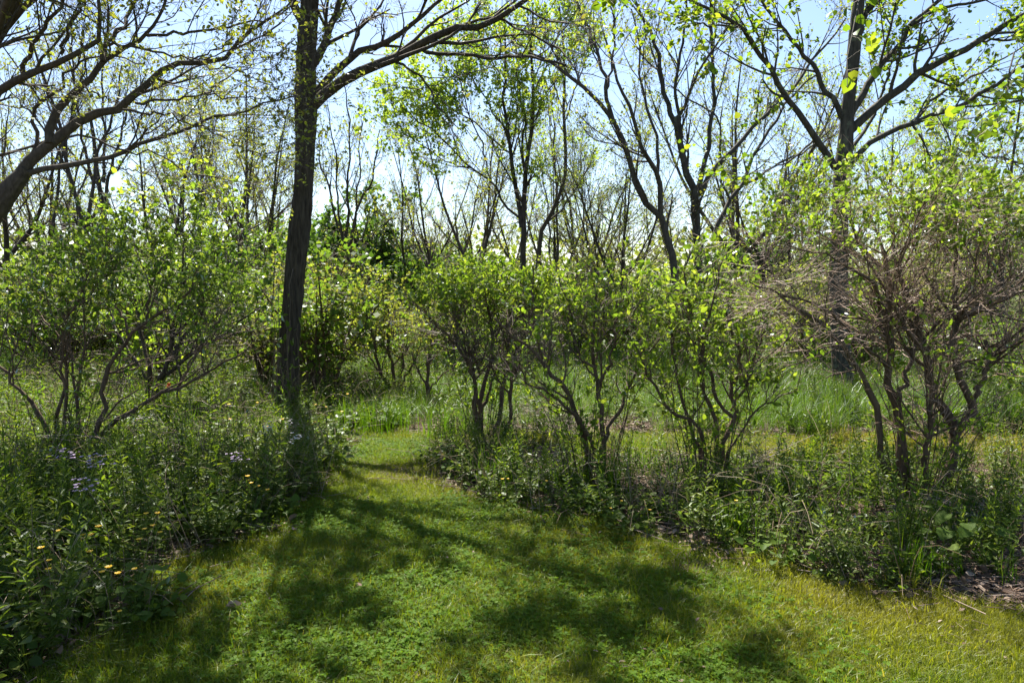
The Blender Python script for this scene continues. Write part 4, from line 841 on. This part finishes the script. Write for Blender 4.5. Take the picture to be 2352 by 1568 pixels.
# ------------------------------------------------------------------ weeds of the borders
def weed_shape(kind):
    """stem lines and leaf frames of one plant at the origin"""
    if kind in ('lance', 'nettle'):
        h = rng.uniform(.42, .66) if kind == 'lance' else rng.uniform(.3, .5); bend = rng.normal(0, .10, 2)
        st = resample([(0, 0, -.01), (bend[0] * .4, bend[1] * .4, h * .5), (bend[0], bend[1], h)], 8)[None]; sr = np.linspace(.0038, .0018, 8)[None]
        n = int(h * (54 if kind == 'lance' else 46)); tt = np.linspace(.12, 1, n) ** .9; f = tt * 6.999; i = f.astype(int)
        p = st[0, i] + (st[0, i + 1] - st[0, i]) * (f - i)[:, None]
        az = np.arange(n) * (2.4 if kind == 'lance' else 1.571) + rng.normal(0, .3, n); el = (rng.normal(.35, .25, n) + .9 * tt ** 4)
        d = np.stack([np.cos(az) * np.cos(el), np.sin(az) * np.cos(el), np.sin(el)], -1); nv = np.array([0, 0, 1.]) + rng.normal(0, .25, (n, 3))
        s = (.088 if kind == 'lance' else .06) * np.clip(1.15 - .75 * tt ** 2, .3, 1) * rng.uniform(.7, 1.15, n)
        return st, sr, leaf_frames(p, d, nv, s), 'lance' if kind == 'lance' else 'oval'
    if kind == 'heart':
        n = 9; az = rng.uniform(0, 6.28, n); hh = rng.uniform(.10, .26, n); ro = rng.uniform(.04, .16, n)
        tip = np.stack([np.cos(az) * ro, np.sin(az) * ro, hh], -1); st = np.array([resample([(0, 0, 0), tip[k] * [.3, .3, .6], tip[k]], 5) for k in range(n)]); sr = np.tile(np.linspace(.003, .002, 5), (n, 1))
        el = rng.normal(-.15, .3, n); d = np.stack([np.cos(az) * np.cos(el), np.sin(az) * np.cos(el), np.sin(el)], -1)
        return st, sr, leaf_frames(tip, d, np.array([0, 0, 1.]) + rng.normal(0, .3, (n, 3)), rng.uniform(.045, .085, n)), 'heart'
    n = 16; az = rng.uniform(0, 6.28, n); hh = rng.uniform(.04, .18, n); ro = rng.uniform(.02, .14, n)      # low mixed herb
    tip = np.stack([np.cos(az) * ro, np.sin(az) * ro, hh], -1); st = np.array([resample([(0, 0, 0), tip[k] * [.4, .4, .7], tip[k]], 4) for k in range(n)]); sr = np.full((n, 4), .0014)
    el = rng.normal(.1, .4, n); d = np.stack([np.cos(az) * np.cos(el), np.sin(az) * np.cos(el), np.sin(el)], -1)
    return st, sr, leaf_frames(tip, d, np.array([0, 0, 1.]) + rng.normal(0, .4, (n, 3)), rng.uniform(.03, .06, n)), 'broad'
def weed_mesh(kind, mat, name, k=1, spread=0.):
    mb = MB()
    for _ in range(k):
        st, sr, fr, lk = weed_shape(kind); o = np.r_[rng.normal(0, spread, 2), 0] if spread else np.zeros(3)
        tubes(mb, st + o, sr, 3); add_leaves(mb, (fr[0] + o,) + tuple(fr[1:]), lk)
    return mb.mesh(name, mat, False)
def weed_thing(kind, mat, name, cat_):
    st, sr, fr, lk = weed_shape(kind); r = thing(name, 'x', cat_, (0, 0, 0)); mb = MB(); tubes(mb, st, sr, 4); mb.obj('stem' if len(st) == 1 else 'stems', mat, r, True)
    me = weed_leaf_mesh(lk, mat); p, x, d, n, s = fr
    for i in range(len(p)):
        o = bpy.data.objects.new('leaf', me); COL.objects.link(o); o.parent = r; m = np.eye(4); m[:3, 0] = x[i] * s[i]; m[:3, 1] = d[i] * s[i]; m[:3, 2] = n[i] * s[i]; m[:3, 3] = p[i]; o.matrix_basis = Matrix(m.tolist())
    return r
WL = {}
def weed_leaf_mesh(lk, mat):
    if (lk, mat) not in WL:
        mb = MB(); e = np.eye(3); add_leaves(mb, (np.zeros((1, 3)), e[:1], e[1:2], e[2:], np.ones(1)), lk); WL[(lk, mat)] = mb.mesh('leaf', mat, False)
    return WL[(lk, mat)]

left_bed = lambda x, y: ~in_lawn(x, y, .22) & (x < -1.3) & (y < 9.5)
right_bed = lambda x, y: ~in_lawn(x, y, .22) & (x > -1.2) & (y < 7.2)
mixed = [weed_mesh('lance', 'weed', 'tall_weed', 3, .05) for _ in range(5)] + [weed_mesh('nettle', 'weed', 'leafy_weed', 3, .05) for _ in range(3)] + [weed_mesh('lance', 'weed_light', 'light_weed', 2, .04)] + [weed_mesh('heart', 'weed', 'broad_weed')]
low = [weed_mesh('low', 'weed', 'low_herb', 2, .05) for _ in range(3)] + [weed_mesh('low', 'weed_light', 'low_light_herb', 2, .05) for _ in range(3)] + [weed_mesh('lance', 'weed_light', 'small_upright_herb')]
tuft = [grass_tuft(30, .34, .005, .04, .5, 'meadow', 'border_tuft') for _ in range(4)]
stalks = []
for _ in range(4):
    mb = MB(); k = 9; q0 = np.zeros((k, 3)); q0[:, :2] = rng.normal(0, .08, (k, 2)); a_ = rng.uniform(0, 6.28, k); L = rng.uniform(.3, .8, k); ln = rng.uniform(.1, .9, k)
    q = np.array([resample([q0[i], q0[i] + [math.cos(a_[i]) * L[i] * ln[i] * .4, math.sin(a_[i]) * L[i] * ln[i] * .4, L[i] * .6], q0[i] + [math.cos(a_[i]) * L[i] * ln[i], math.sin(a_[i]) * L[i] * ln[i], L[i] * (1 - .5 * ln[i])]], 6) for i in range(k)])
    tubes(mb, q, np.tile(np.linspace(.0024, .0012, 6), (k, 1)), 3); stalks.append(mb.mesh('dry_stalks', 'straw', False))
p = points(26, -9, -1.2, 2.0, 9.6, left_bed); hs = np.clip(1.25 - .09 * p[:, 1], .5, 1.05)
scatter('left_border_weeds', mixed, p, rng.uniform(.7, 1.15, len(p)) * hs, .2, rng.choice(10, len(p), p=[.11, .11, .11, .11, .11, .12, .12, .1, .1, .01]), 'dense mass of narrow leaved green weeds left of the path', 'weeds')
p = points(50, -9, -1.2, 2.0, 12, lambda x, y: ~in_lawn(x, y, .3) & (x < -1.3))
scatter('left_border_herbs', low, p, rng.uniform(.7, 1.3, len(p)), .15, label='low mixed herbs under the weeds left of the path', category='herbs')
p = points(11, -9, -1.2, 2.2, 12, lambda x, y: ~in_lawn(x, y, .2) & (x < -1.3))
scatter('left_dry_stalks', stalks, p, rng.uniform(.6, 1.1, len(p)), .2, label='dry straw stalks among the weeds left of the path', category='stalks')
p = points(16, -14, -1.5, 6, 14, lambda x, y: ~in_lawn(x, y, .2))
scatter('left_grass_tufts', tuft, p, rng.uniform(.7, 1.3, len(p)), .12, label='grass tufts under the left shrubs', category='grass')
p = points(24, -1.2, 7, 2.6, 7.2, lambda x, y: right_bed(x, y) & (n2(x, y, 1.1, 44) > .36)); 
scatter('right_border_weeds', mixed, p, rng.uniform(.45, .85, len(p)), .22, rng.choice(10, len(p), p=[.12, .12, .12, .12, .12, .09, .09, .09, .12, .01]), 'weeds growing under the shrubs right of the path', 'weeds')
p = points(50, -1.2, 7, 2.6, 7.2, lambda x, y: right_bed(x, y) & (n2(x, y, 1.3, 45) > .42))
scatter('right_border_herbs', low, p, rng.uniform(.5, 1.0, len(p)), .15, label='low green herbs covering the ground under the right shrubs', category='herbs')
p = points(12, -1.2, 7, 2.6, 7.4, lambda x, y: right_bed(x, y) & (n2(x, y, 1.0, 46) > .45))
scatter('right_grass_tufts', tuft, p, rng.uniform(.6, 1.1, len(p)), .15, label='grass tufts between the shrubs right of the path', category='grass')
p = points(9, -1.2, 7, 2.6, 7.4, right_bed)
scatter('right_dry_stalks', stalks, p, rng.uniform(.5, 1.0, len(p)), .3, label='dry stalks lying under the right shrubs', category='stalks')
p = points(30, -4, 6, 2.0, 8, lambda x, y: in_lawn(x, y, .1) & ~(in_lawn(x + .16, y, .1) & in_lawn(x - .16, y, .1) & in_lawn(x, y + .16, .1)))
scatter('edge_tufts', [grass_tuft(30, .10, .0035, .035, .7, 'lawn', 'edge_tuft') for _ in range(4)], p, rng.uniform(.7, 1.5, len(p)), .15, label='longer grass along the lawn edges', category='grass')
p = points(7, -9, 9, 7.2, 13, lambda x, y: ~in_lawn(x, y, .1) & (x > -2))
scatter('meadow_herbs', mixed, p, rng.uniform(.6, 1.0, len(p)), .12, label='broadleaf weeds in the tall meadow grass', category='weeds')

# single plants near the camera, each with its own stem and leaves
WT = [weed_thing('lance', 'weed', 'narrow_leaved_weed', 'weed') for _ in range(4)] + [weed_thing('nettle', 'weed', 'leafy_weed', 'weed') for _ in range(3)] + [weed_thing('lance', 'weed_light', 'narrow_leaved_weed', 'weed')]
WH = [weed_thing('heart', 'weed_light', 'heart_leaved_plant', 'plant') for _ in range(3)]
wf = [False] * 8; hf = [False] * 3
def gp(u, v): q = G(u, v); return np.array([q[0], q[1], gz(q[:1], q[1:2])[0]])
for u, v, k, sc, lab in [
    (20, 1555, 7, 1.0, 'pale leaved upright weed in the very bottom left corner'), (75, 1540, 0, .8, 'single weed with long narrow leaves beside the bottom left corner'),
    (150, 1440, 4, .75, 'sunlit weed before the shaded weeds at the lower left'), (45, 1420, 1, 1.0, 'tall narrow weed at the left edge above the bottom corner'),
    (1890, 1280, 2, .65, 'tallest pale lit weed in front of the largest shrub'), (1935, 1290, 0, .7, 'long leaved weed right of the tallest lit weed before the largest shrub'), (1985, 1300, 3, .68, 'weed with drooping leaves left of the stems of the largest shrub'),
    (2040, 1300, 1, .6, 'shaded weed directly below the stems of the largest shrub'), (2290, 1340, 5, .6, 'dark leafy weed at the right edge by the brown litter')]:
    place(WT, wf, k, gp(u, v), rng.uniform(0, 6.28), sc, lab)
for zone, dens, lab, grp, sz in [(left_bed, 9, 'narrow leaved green weed at the front of the weed border left of the path', 'weeds in the border left of the path', (.8, 1.1)),
                                 (right_bed, 9, 'green weed in the bed below the shrubs right of the path', 'weeds in the bed right of the path', (.45, .8))]:
    p = points(dens, -6 if zone is left_bed else -1, -1.3 if zone is left_bed else 4.5, 2.3, 6.6, zone); p = p[np.argsort(np.hypot(p[:, 0], p[:, 1]))][:110]
    for q in p: place(WT, wf, int(rng.integers(0, 8)), q, rng.uniform(0, 6.28), rng.uniform(*sz), lab, grp)
for u, v, k, sc, lab in [(2190, 1300, 0, 1.2, 'plant with large bright heart shaped leaves at the lower right border'), (2250, 1310, 1, 1.0, 'heart leaved plant right of the brightest one at the lower right border'), (2150, 1330, 2, .9, 'heart leaved plant at the lawn edge below the largest shrub'),
    (1740, 1215, 1, .9, 'heart leaved plant under the spindly shrub'), (190, 1470, 2, .65, 'low round leaved plant at the lawn edge on the lower left')]:
    place(WH, hf, k, gp(u, v), rng.uniform(0, 6.28), sc, lab)
def place_word(x, y):
    u = W / 2 + F * x / max(y, .1)
    for lim, w_ in ((120, 'at the left edge'), (330, 'behind the wide left shrub'), (600, 'left of the dark trunk'), (780, 'close to the dark trunk'), (960, 'in the gap right of the dark trunk'), (1150, 'behind the rounded shrub'), (1300, 'behind the yellow green centre tree'), (1480, 'behind the leaning shrub'), (1700, 'behind the spindly shrub'), (1900, 'left of the maple'), (2120, 'right of the maple')):
        if u < lim: return w_
    return 'towards the right edge'
def weed_word(x, y):
    u = W / 2 + F * x / max(y, .1); v = YH + F * CAM_H / y
    if x < -1.2: return ('in the shaded bottom left corner of the weed border' if v > 1380 else 'in the front row of the left border, above the bottom corner' if u < 250 else 'in the left border where the trunk shadow falls' if 420 < u < 640 and v > 1120 else 'in the left border close to the path' if u > 600 else 'in the middle of the left border')
    return ('at the path edge below the rounded shrub' if u < 1180 else 'between the rounded and leaning shrubs' if u < 1420 else 'below the leaning shrub' if u < 1560 else 'below the spindly shrub' if u < 1780 else 'between the spindly and largest shrubs' if u < 1960 else 'below the largest shrub' if u < 2200 else 'at the right edge by the brown litter')
for o in list(COL.objects):
    if o.get('group') in ('slender trees of the far thicket', 'far bushes left of the centre', 'far bushes right of the centre', 'bushes on the horizon', 'dark leafy trees of the far thicket', 'bushes behind the left shrubs', 'bushes behind the right shrubs'):
        kind_ = {'slender trees of the far thicket': 'slender far tree on the skyline', 'bushes on the horizon': 'far pale bush on the horizon', 'dark leafy trees of the far thicket': 'dark leafy tree deep in the far thicket', 'bushes behind the left shrubs': 'loose light green bush in the near thicket', 'bushes behind the right shrubs': 'twiggy light green bush in the meadow'}.get(o['group'], 'pale bush of the far thicket')
        o['label'] = kind_ + ' ' + place_word(o.location.x, o.location.y)
        o['group'] = 'the ' + o['label']
    if o.get('group') in ('weeds in the border left of the path', 'weeds in the bed right of the path'):
        o['label'] = o['label'].split(' in the')[0].split(' at the')[0] + ' ' + weed_word(o.location.x, o.location.y); o['group'] = 'weeds ' + weed_word(o.location.x, o.location.y)
def clump(u, v, n, h, lab, spread=.07):
    mb = MB(); p = np.zeros((n, 3)); p[:, :2] = rng.normal(0, spread, (n, 2)); blades(mb, p, rng.uniform(0, 6.28, n), h * rng.uniform(.5, 1.1, n), np.abs(rng.normal(0, .4, n)), .006 * rng.uniform(.7, 1.2, n), 4)
    o = mb.obj('grass_clump', 'meadow', None, False); o.location = gp(u, v); tag(o, lab, 'grass clump')
clump(1405, 1150, 130, .5, 'narrow tall grass clump beside the base of the leaning shrub', .05); clump(1125, 1110, 90, .35, 'grass clump at the path edge below the rounded shrub'); clump(1320, 1170, 80, .22, 'short grass clump at the lawn edge left of the leaning shrub')
clump(1025, 1000, 220, .45, 'dark tall grass clump at the end of the path', .16); clump(870, 990, 200, .42, 'tall grass clump left of the small vase shaped shrub', .18); clump(1690, 1250, 90, .3, 'grass clump at the lawn edge below the spindly shrub'); clump(2095, 1335, 100, .28, 'grass clump at the lawn edge before the largest shrub')

# buttercups
def buttercup():
    r = thing('buttercup', 'x', 'flower', (0, 0, 0)); h = .36; mb = MB(); st = resample([(0, 0, 0), (.02, .01, h * .5), (.01, .03, h)], 6)[None]; tubes(mb, st, np.linspace(.0018, .0012, 6)[None], 4); mb.obj('stem', 'weed', r)
    top = st[0, -1]; e = MB(); pet = np.array([[0, 0, 0], [.5, .45, .22], [.42, .9, .42], [0, 1, .46], [-.42, .9, .42], [-.5, .45, .22]]); e.add(pet * .0135, [[0, 1, 2, 3], [0, 3, 4, 5]]); me = e.mesh('petal', 'yellow')
    for k in range(5):
        o = bpy.data.objects.new('petal', me); COL.objects.link(o); o.parent = r; o.matrix_basis = Matrix.Translation(Vector(top)) @ Matrix.Rotation(k * 1.2566, 4, 'Z')
    c = MB(); a_ = np.arange(8) * .785; ring = np.stack([np.cos(a_) * .0045, np.sin(a_) * .0045, np.full(8, .003)], -1) + top; c.add(np.vstack([ring, top + [0, 0, .0085]]), None, [[k, (k + 1) % 8, 8] for k in range(8)]); c.obj('flower_centre', 'yellow', r)
    f = leaf_frames(np.repeat(st[0, 1:3], 2, 0), rng.normal(size=(4, 3)) * [1, 1, .3], np.tile([0, 0, 1.], (4, 1)), np.full(4, .045)); l = MB(); add_leaves(l, f, 'lance'); l.obj('leaves', 'weed', r, False)
    return r
bc = [buttercup()]; bcf = [False]
def put_flower(u, v, hgt, sc, lab, grp=None):
    d = ray(u, v); z = hgt * sc; k = (CAM_H - z) / -d[2]; q = d * k; place(bc, bcf, 0, (q[0] - .01, q[1] - .03, 0), rng.normal(0, .4), sc, lab, grp)
def Z7(u, v): return (u * .3528, 1014.8 + v * .3528)
def Z9(u, v): return (790.3 + u * .3528, 1014.8 + v * .3528)
put_flower(*Z7(792, 1097), .36, .72, 'lowest yellow buttercup, alone at the lawn edge at lower left'); put_flower(*Z7(775, 857), .36, 1.0, 'largest yellow buttercup in the shaded weeds at lower left')
for u, v in [(655, 555), (385, 578), (530, 605), (625, 605), (610, 718), (320, 770), (322, 828), (690, 815), (675, 848), (250, 690), (870, 825)]: put_flower(*Z7(u, v), .36, rng.uniform(.9, 1.15), 'yellow buttercup in the shaded weeds at lower left', 'buttercups in the shaded lower left')
for u, v in [(950, 468), (990, 545), (963, 568), (1045, 590), (890, 633), (1015, 465)]: put_flower(*Z7(u, v), .36, rng.uniform(.9, 1.1), 'yellow buttercup in the middle of the left weed border', 'buttercups in the middle of the left border')
for u, v in [(1675, 193), (1650, 268), (1690, 285), (1640, 250), (1610, 225), (1730, 310)]: put_flower(*Z7(u, v), .36, rng.uniform(.8, 1.1), 'yellow buttercup close to the lawn on the left of the path', 'buttercups by the path')
for u, v in [(1045, 242), (1068, 237), (1320, 252), (1693, 373), (1725, 425), (1998, 440), (1812, 382), (2560, 380)]: put_flower(*Z9(u, v), .36, rng.uniform(.6, .9), 'yellow buttercup at the edge of the right bed', 'buttercups of the right bed')
for q in range(16): put_flower(rng.uniform(380, 800), rng.uniform(905, 1000), .36, rng.uniform(1.0, 1.3), 'small yellow flower in the far weeds left of the path end', 'yellow flowers in the far weeds')
# lilac and white rocket flowers
def rocket(mat, name):
    st, sr, fr, lk = weed_shape('lance'); r = thing(name, 'x', 'flower', (0, 0, 0)); mb = MB(); tubes(mb, st, sr, 4); mb.obj('stem', 'weed', r); l = MB(); add_leaves(l, fr, lk); l.obj('leaves', 'weed', r, False)
    n = 16; top = st[0, -1]; c = top + rng.normal(size=(n, 3)) * [.03, .03, .016] + [0, 0, .02]; f = MB()
    for k in range(4):
        a_ = rng.uniform(0, 6.28, n) + k * 1.571; add_leaves(f, leaf_frames(c, np.stack([np.cos(a_), np.sin(a_), np.zeros(n)], -1), np.array([0, -.3, 1.]) + rng.normal(0, .3, (n, 3)), np.full(n, .014)), 'fat')
    f.obj('flower_head', mat, r, False, 'stuff'); return r, top[2]
RK = []; 
for m_, nm in (('lilac', 'lilac_flower'), ('white_petal', 'white_flower')):
    r_, h_ = rocket(m_, nm); RK.append((r_, h_))
rkf = [False, False]
def put_rocket(k, u, v, sc, lab, grp=None):
    d = ray(u, v); z = RK[k][1] * sc; t_ = (CAM_H - z) / -d[2]; q = d * t_; place([a_[0] for a_ in RK], rkf, k, (q[0], q[1], 0), rng.uniform(0, 6.28), sc, lab, grp)
put_rocket(0, *Z7(355, 140), 1.1, 'lilac flower head at the top of the shaded left weeds'); put_rocket(0, *Z7(270, 158), 1.05, 'dim lilac flower head left of the brightest one in the shaded weeds'); put_rocket(0, *Z7(395, 262), 1.0, 'pale lilac flower below the other two in the left weeds'); put_rocket(0, *Z7(1350, 108), .9, 'purple flower above the shadow of the dark trunk in the weeds')
for u, v in [(620, 1002), (645, 988), (690, 975), (600, 1010), (360, 970)]: put_rocket(1, u, v, rng.uniform(.8, 1), 'white flower head among the weeds below the dark trunk', 'white flowers below the dark trunk')

# marker tapes tied on thin stems
def marker(u, v, Y, mat, lab, w):
    c = P(u, v, Y); r = thing('marker_flag', lab, 'flag', (c[0], Y, 0)); z = c[2]; mb = MB(); tubes(mb, resample([(0, 0, 0), (.005, 0, z * .5), (0, 0, z + .05)], 5)[None], np.full((1, 5), .0022), 5); mb.obj('wire', 'twig_pale', r)
    for k, (dx, L) in enumerate([(-.5, 1.0), (.35, 1.7), (.1, 1.3)]):
        t_ = np.linspace(0, 1, 7); cx = dx * w * t_ + .12 * w * np.sin(t_ * 5 + k); cz = z - L * w * t_ ** 1.2; cy = .1 * w * np.sin(t_ * 4 + 2 * k) - .004 * k; s_ = MB(); hw = w * .26 * (1 - .3 * t_)
        v_ = np.stack([np.stack([cx - hw, cy, cz], -1), np.stack([cx + hw, cy + .2 * w * np.sin(t_ * 6), cz + .1 * w], -1)], 1); i = np.arange(6); s_.add(v_, np.stack([2 * i, 2 * i + 1, 2 * i + 3, 2 * i + 2], -1)); s_.obj('tape_tail', mat, r)
    k_ = MB(); tubes(k_, np.array([[[-.2 * w, -.003, z], [0, -.006, z + .05 * w], [.2 * w, -.003, z]]]), np.array([[.06 * w, .14 * w, .06 * w]]), 8); k_.obj('knot', mat, r)
marker(1957, 1032, 6.3, 'tape_pink', 'pink tape tied to a thin wire on the mown strip behind the shrubs', .05)
marker(388, 880, 8.6, 'tape_red', 'orange red tape hanging in the left thicket', .05)

# brush pile, dead stick, dry stalks
c = P(1775, 790, 16.5); bp_ = thing('brush_pile', 'heap of grey brown cut branches left of the maple trunk', 'brush pile', (c[0], 16.5, 0)); 
def stick_lines(n):
    o = []
    for _ in range(n):
        x = rng.normal(0, .85); y = rng.normal(0, .4); z = max(.04, (.62 * math.exp(-(x / 1.1) ** 2)) * rng.uniform(.05, 1)); a_ = rng.normal(0, .6); L = rng.uniform(.5, 1.7); dx, dy, dz = math.cos(a_) * L / 2, math.sin(a_) * L / 2, rng.normal(0, .12)
        o.append(resample([(x - dx, y - dy, max(.02, z - dz)), (x, y, z + .03), (x + dx, y + dy, max(.02, z + dz))], 6))
    return np.array(o)
for q in stick_lines(90):
    mb = MB(); tubes(mb, q[None], np.linspace(.016, .006, 6)[None] * rng.uniform(.6, 1.4), 5); mb.obj('stick', 'twig', bp_)
mb = MB(); q = stick_lines(600); tubes(mb, q, np.tile(np.linspace(.008, .003, 6), (600, 1)), 3); mb.obj('twigs', 'twig', bp_, True, 'stuff')
a_, b_ = gp(2020, 1308), gp(2081, 1379); mb = MB(); tubes(mb, resample([(0, 0, .05), (b_ - a_) * .5 + [.015, 0, .045], (b_ - a_) + [0, 0, .025]], 10)[None], np.linspace(.0055, .0025, 10)[None], 7)
tubes(mb, np.array([resample([(b_ - a_) * .4 + [.01, 0, .045], (b_ - a_) * .55 + [.07, .03, .06]], 4)]), np.linspace(.003, .0015, 4)[None], 5)
o = mb.obj('dead_stick', 'twig_pale'); o.location = a_; tag(o, 'pale dead stick lying on the lawn at lower right', 'stick')
def dead_bush(u, v, n, L, lab, flat=.5):
    c = gp(u, v); mb = MB(); az = rng.uniform(0, 6.28, n); q = []
    for k in range(n):
        e = rng.uniform(.1, 1) * flat; l_ = L * rng.uniform(.5, 1.1); d = np.array([math.cos(az[k]) * math.cos(e), math.sin(az[k]) * math.cos(e) * .6, math.sin(e)])
        q.append(resample([np.r_[rng.normal(0, .04, 2), 0], d * l_ * .5 + [0, 0, .10 * l_], d * l_ + rng.normal(0, .05, 3)], 8))
    q = np.array(q); q[:, :, 2] = np.maximum(q[:, :, 2], .01); r = thing('dead_stalks', lab, 'dead stalks', c); rr = np.tile(np.linspace(.004, .0016, 8), (n, 1)); tubes(mb, q, rr, 4); mb.obj('stems', 'twig_pale', r, True, 'stuff')
    bq, br2 = grow(q, rr, 4, (.3, 1), (40, 15), (L * .3, .4), 4, .02, .2, .7, .5, .0012); mb = MB(); tubes(mb, bq, br2, 3); mb.obj('twigs', 'twig_pale', r, True, 'stuff')
dead_bush(1275, 1005, 45, .55, 'tangle of pale dead stalks between the rounded and the leaning shrub', .9)
dead_bush(1680, 1120, 22, .8, 'bare arching dead stalks right of the spindly shrub', .8)
dead_bush(2280, 1215, 60, .7, 'flattened brown dead stalks at the right edge under the largest shrub', .25)
dead_bush(400, 1190, 22, .5, 'dry straw stalks leaning over the left weeds', .4)
p = points(45, 1.9, 4.5, 3.3, 5.3, lambda x, y: right_bed(x, y) & (x > 2.0 + .3 * (y - 3.5)))
p2 = points(260, -2.2, 2.4, 2.2, 6.5, lambda x, y: in_lawn(x, y) & (rng.uniform(0, 1, len(x)) < bare(x, y)))
scatter('path_litter', litter_protos, p2, rng.uniform(.3, .6, len(p2)), .05, label='dry thatch on the worn spots of the path and lawn', category='litter')
mb = MB(); n = 6; p_ = np.zeros((n, 3)); p_[:, :2] = rng.normal(0, .12, (n, 2)); p_[:, 2] = rng.uniform(.03, .05, n)
add_leaves(mb, leaf_frames(p_, rng.normal(size=(n, 3)) * [1, 1, .25], np.array([0, 0, 1.]) + rng.normal(0, .5, (n, 3)), rng.uniform(.025, .05, n)), 'oval'); q_ = np.zeros((2, 2, 3)); q_[:, :, 2] = .04; q_[0, 1] = [.12, .05, .045]; q_[1, 0] = [-.1, .1, .04]; q_[1, 1] = [-.02, .2, .05]; tubes(mb, q_, np.full((2, 2), .0018), 3)
fl = mb.mesh('fallen_leaves', 'litter', False); p3 = points(4, -3, 5, 2.1, 8, lambda x, y: in_lawn(x, y))
scatter('fallen_leaves', [fl], p3, rng.uniform(.4, .8, len(p3)), .05, label='a few dead leaves and bits of twig dropped on the lawn', category='litter')
scatter('litter_patch', litter_protos, p, rng.uniform(.7, 1.3, len(p)), .08, label='bare patch of pinkish brown dead stems at the right edge', category='litter')
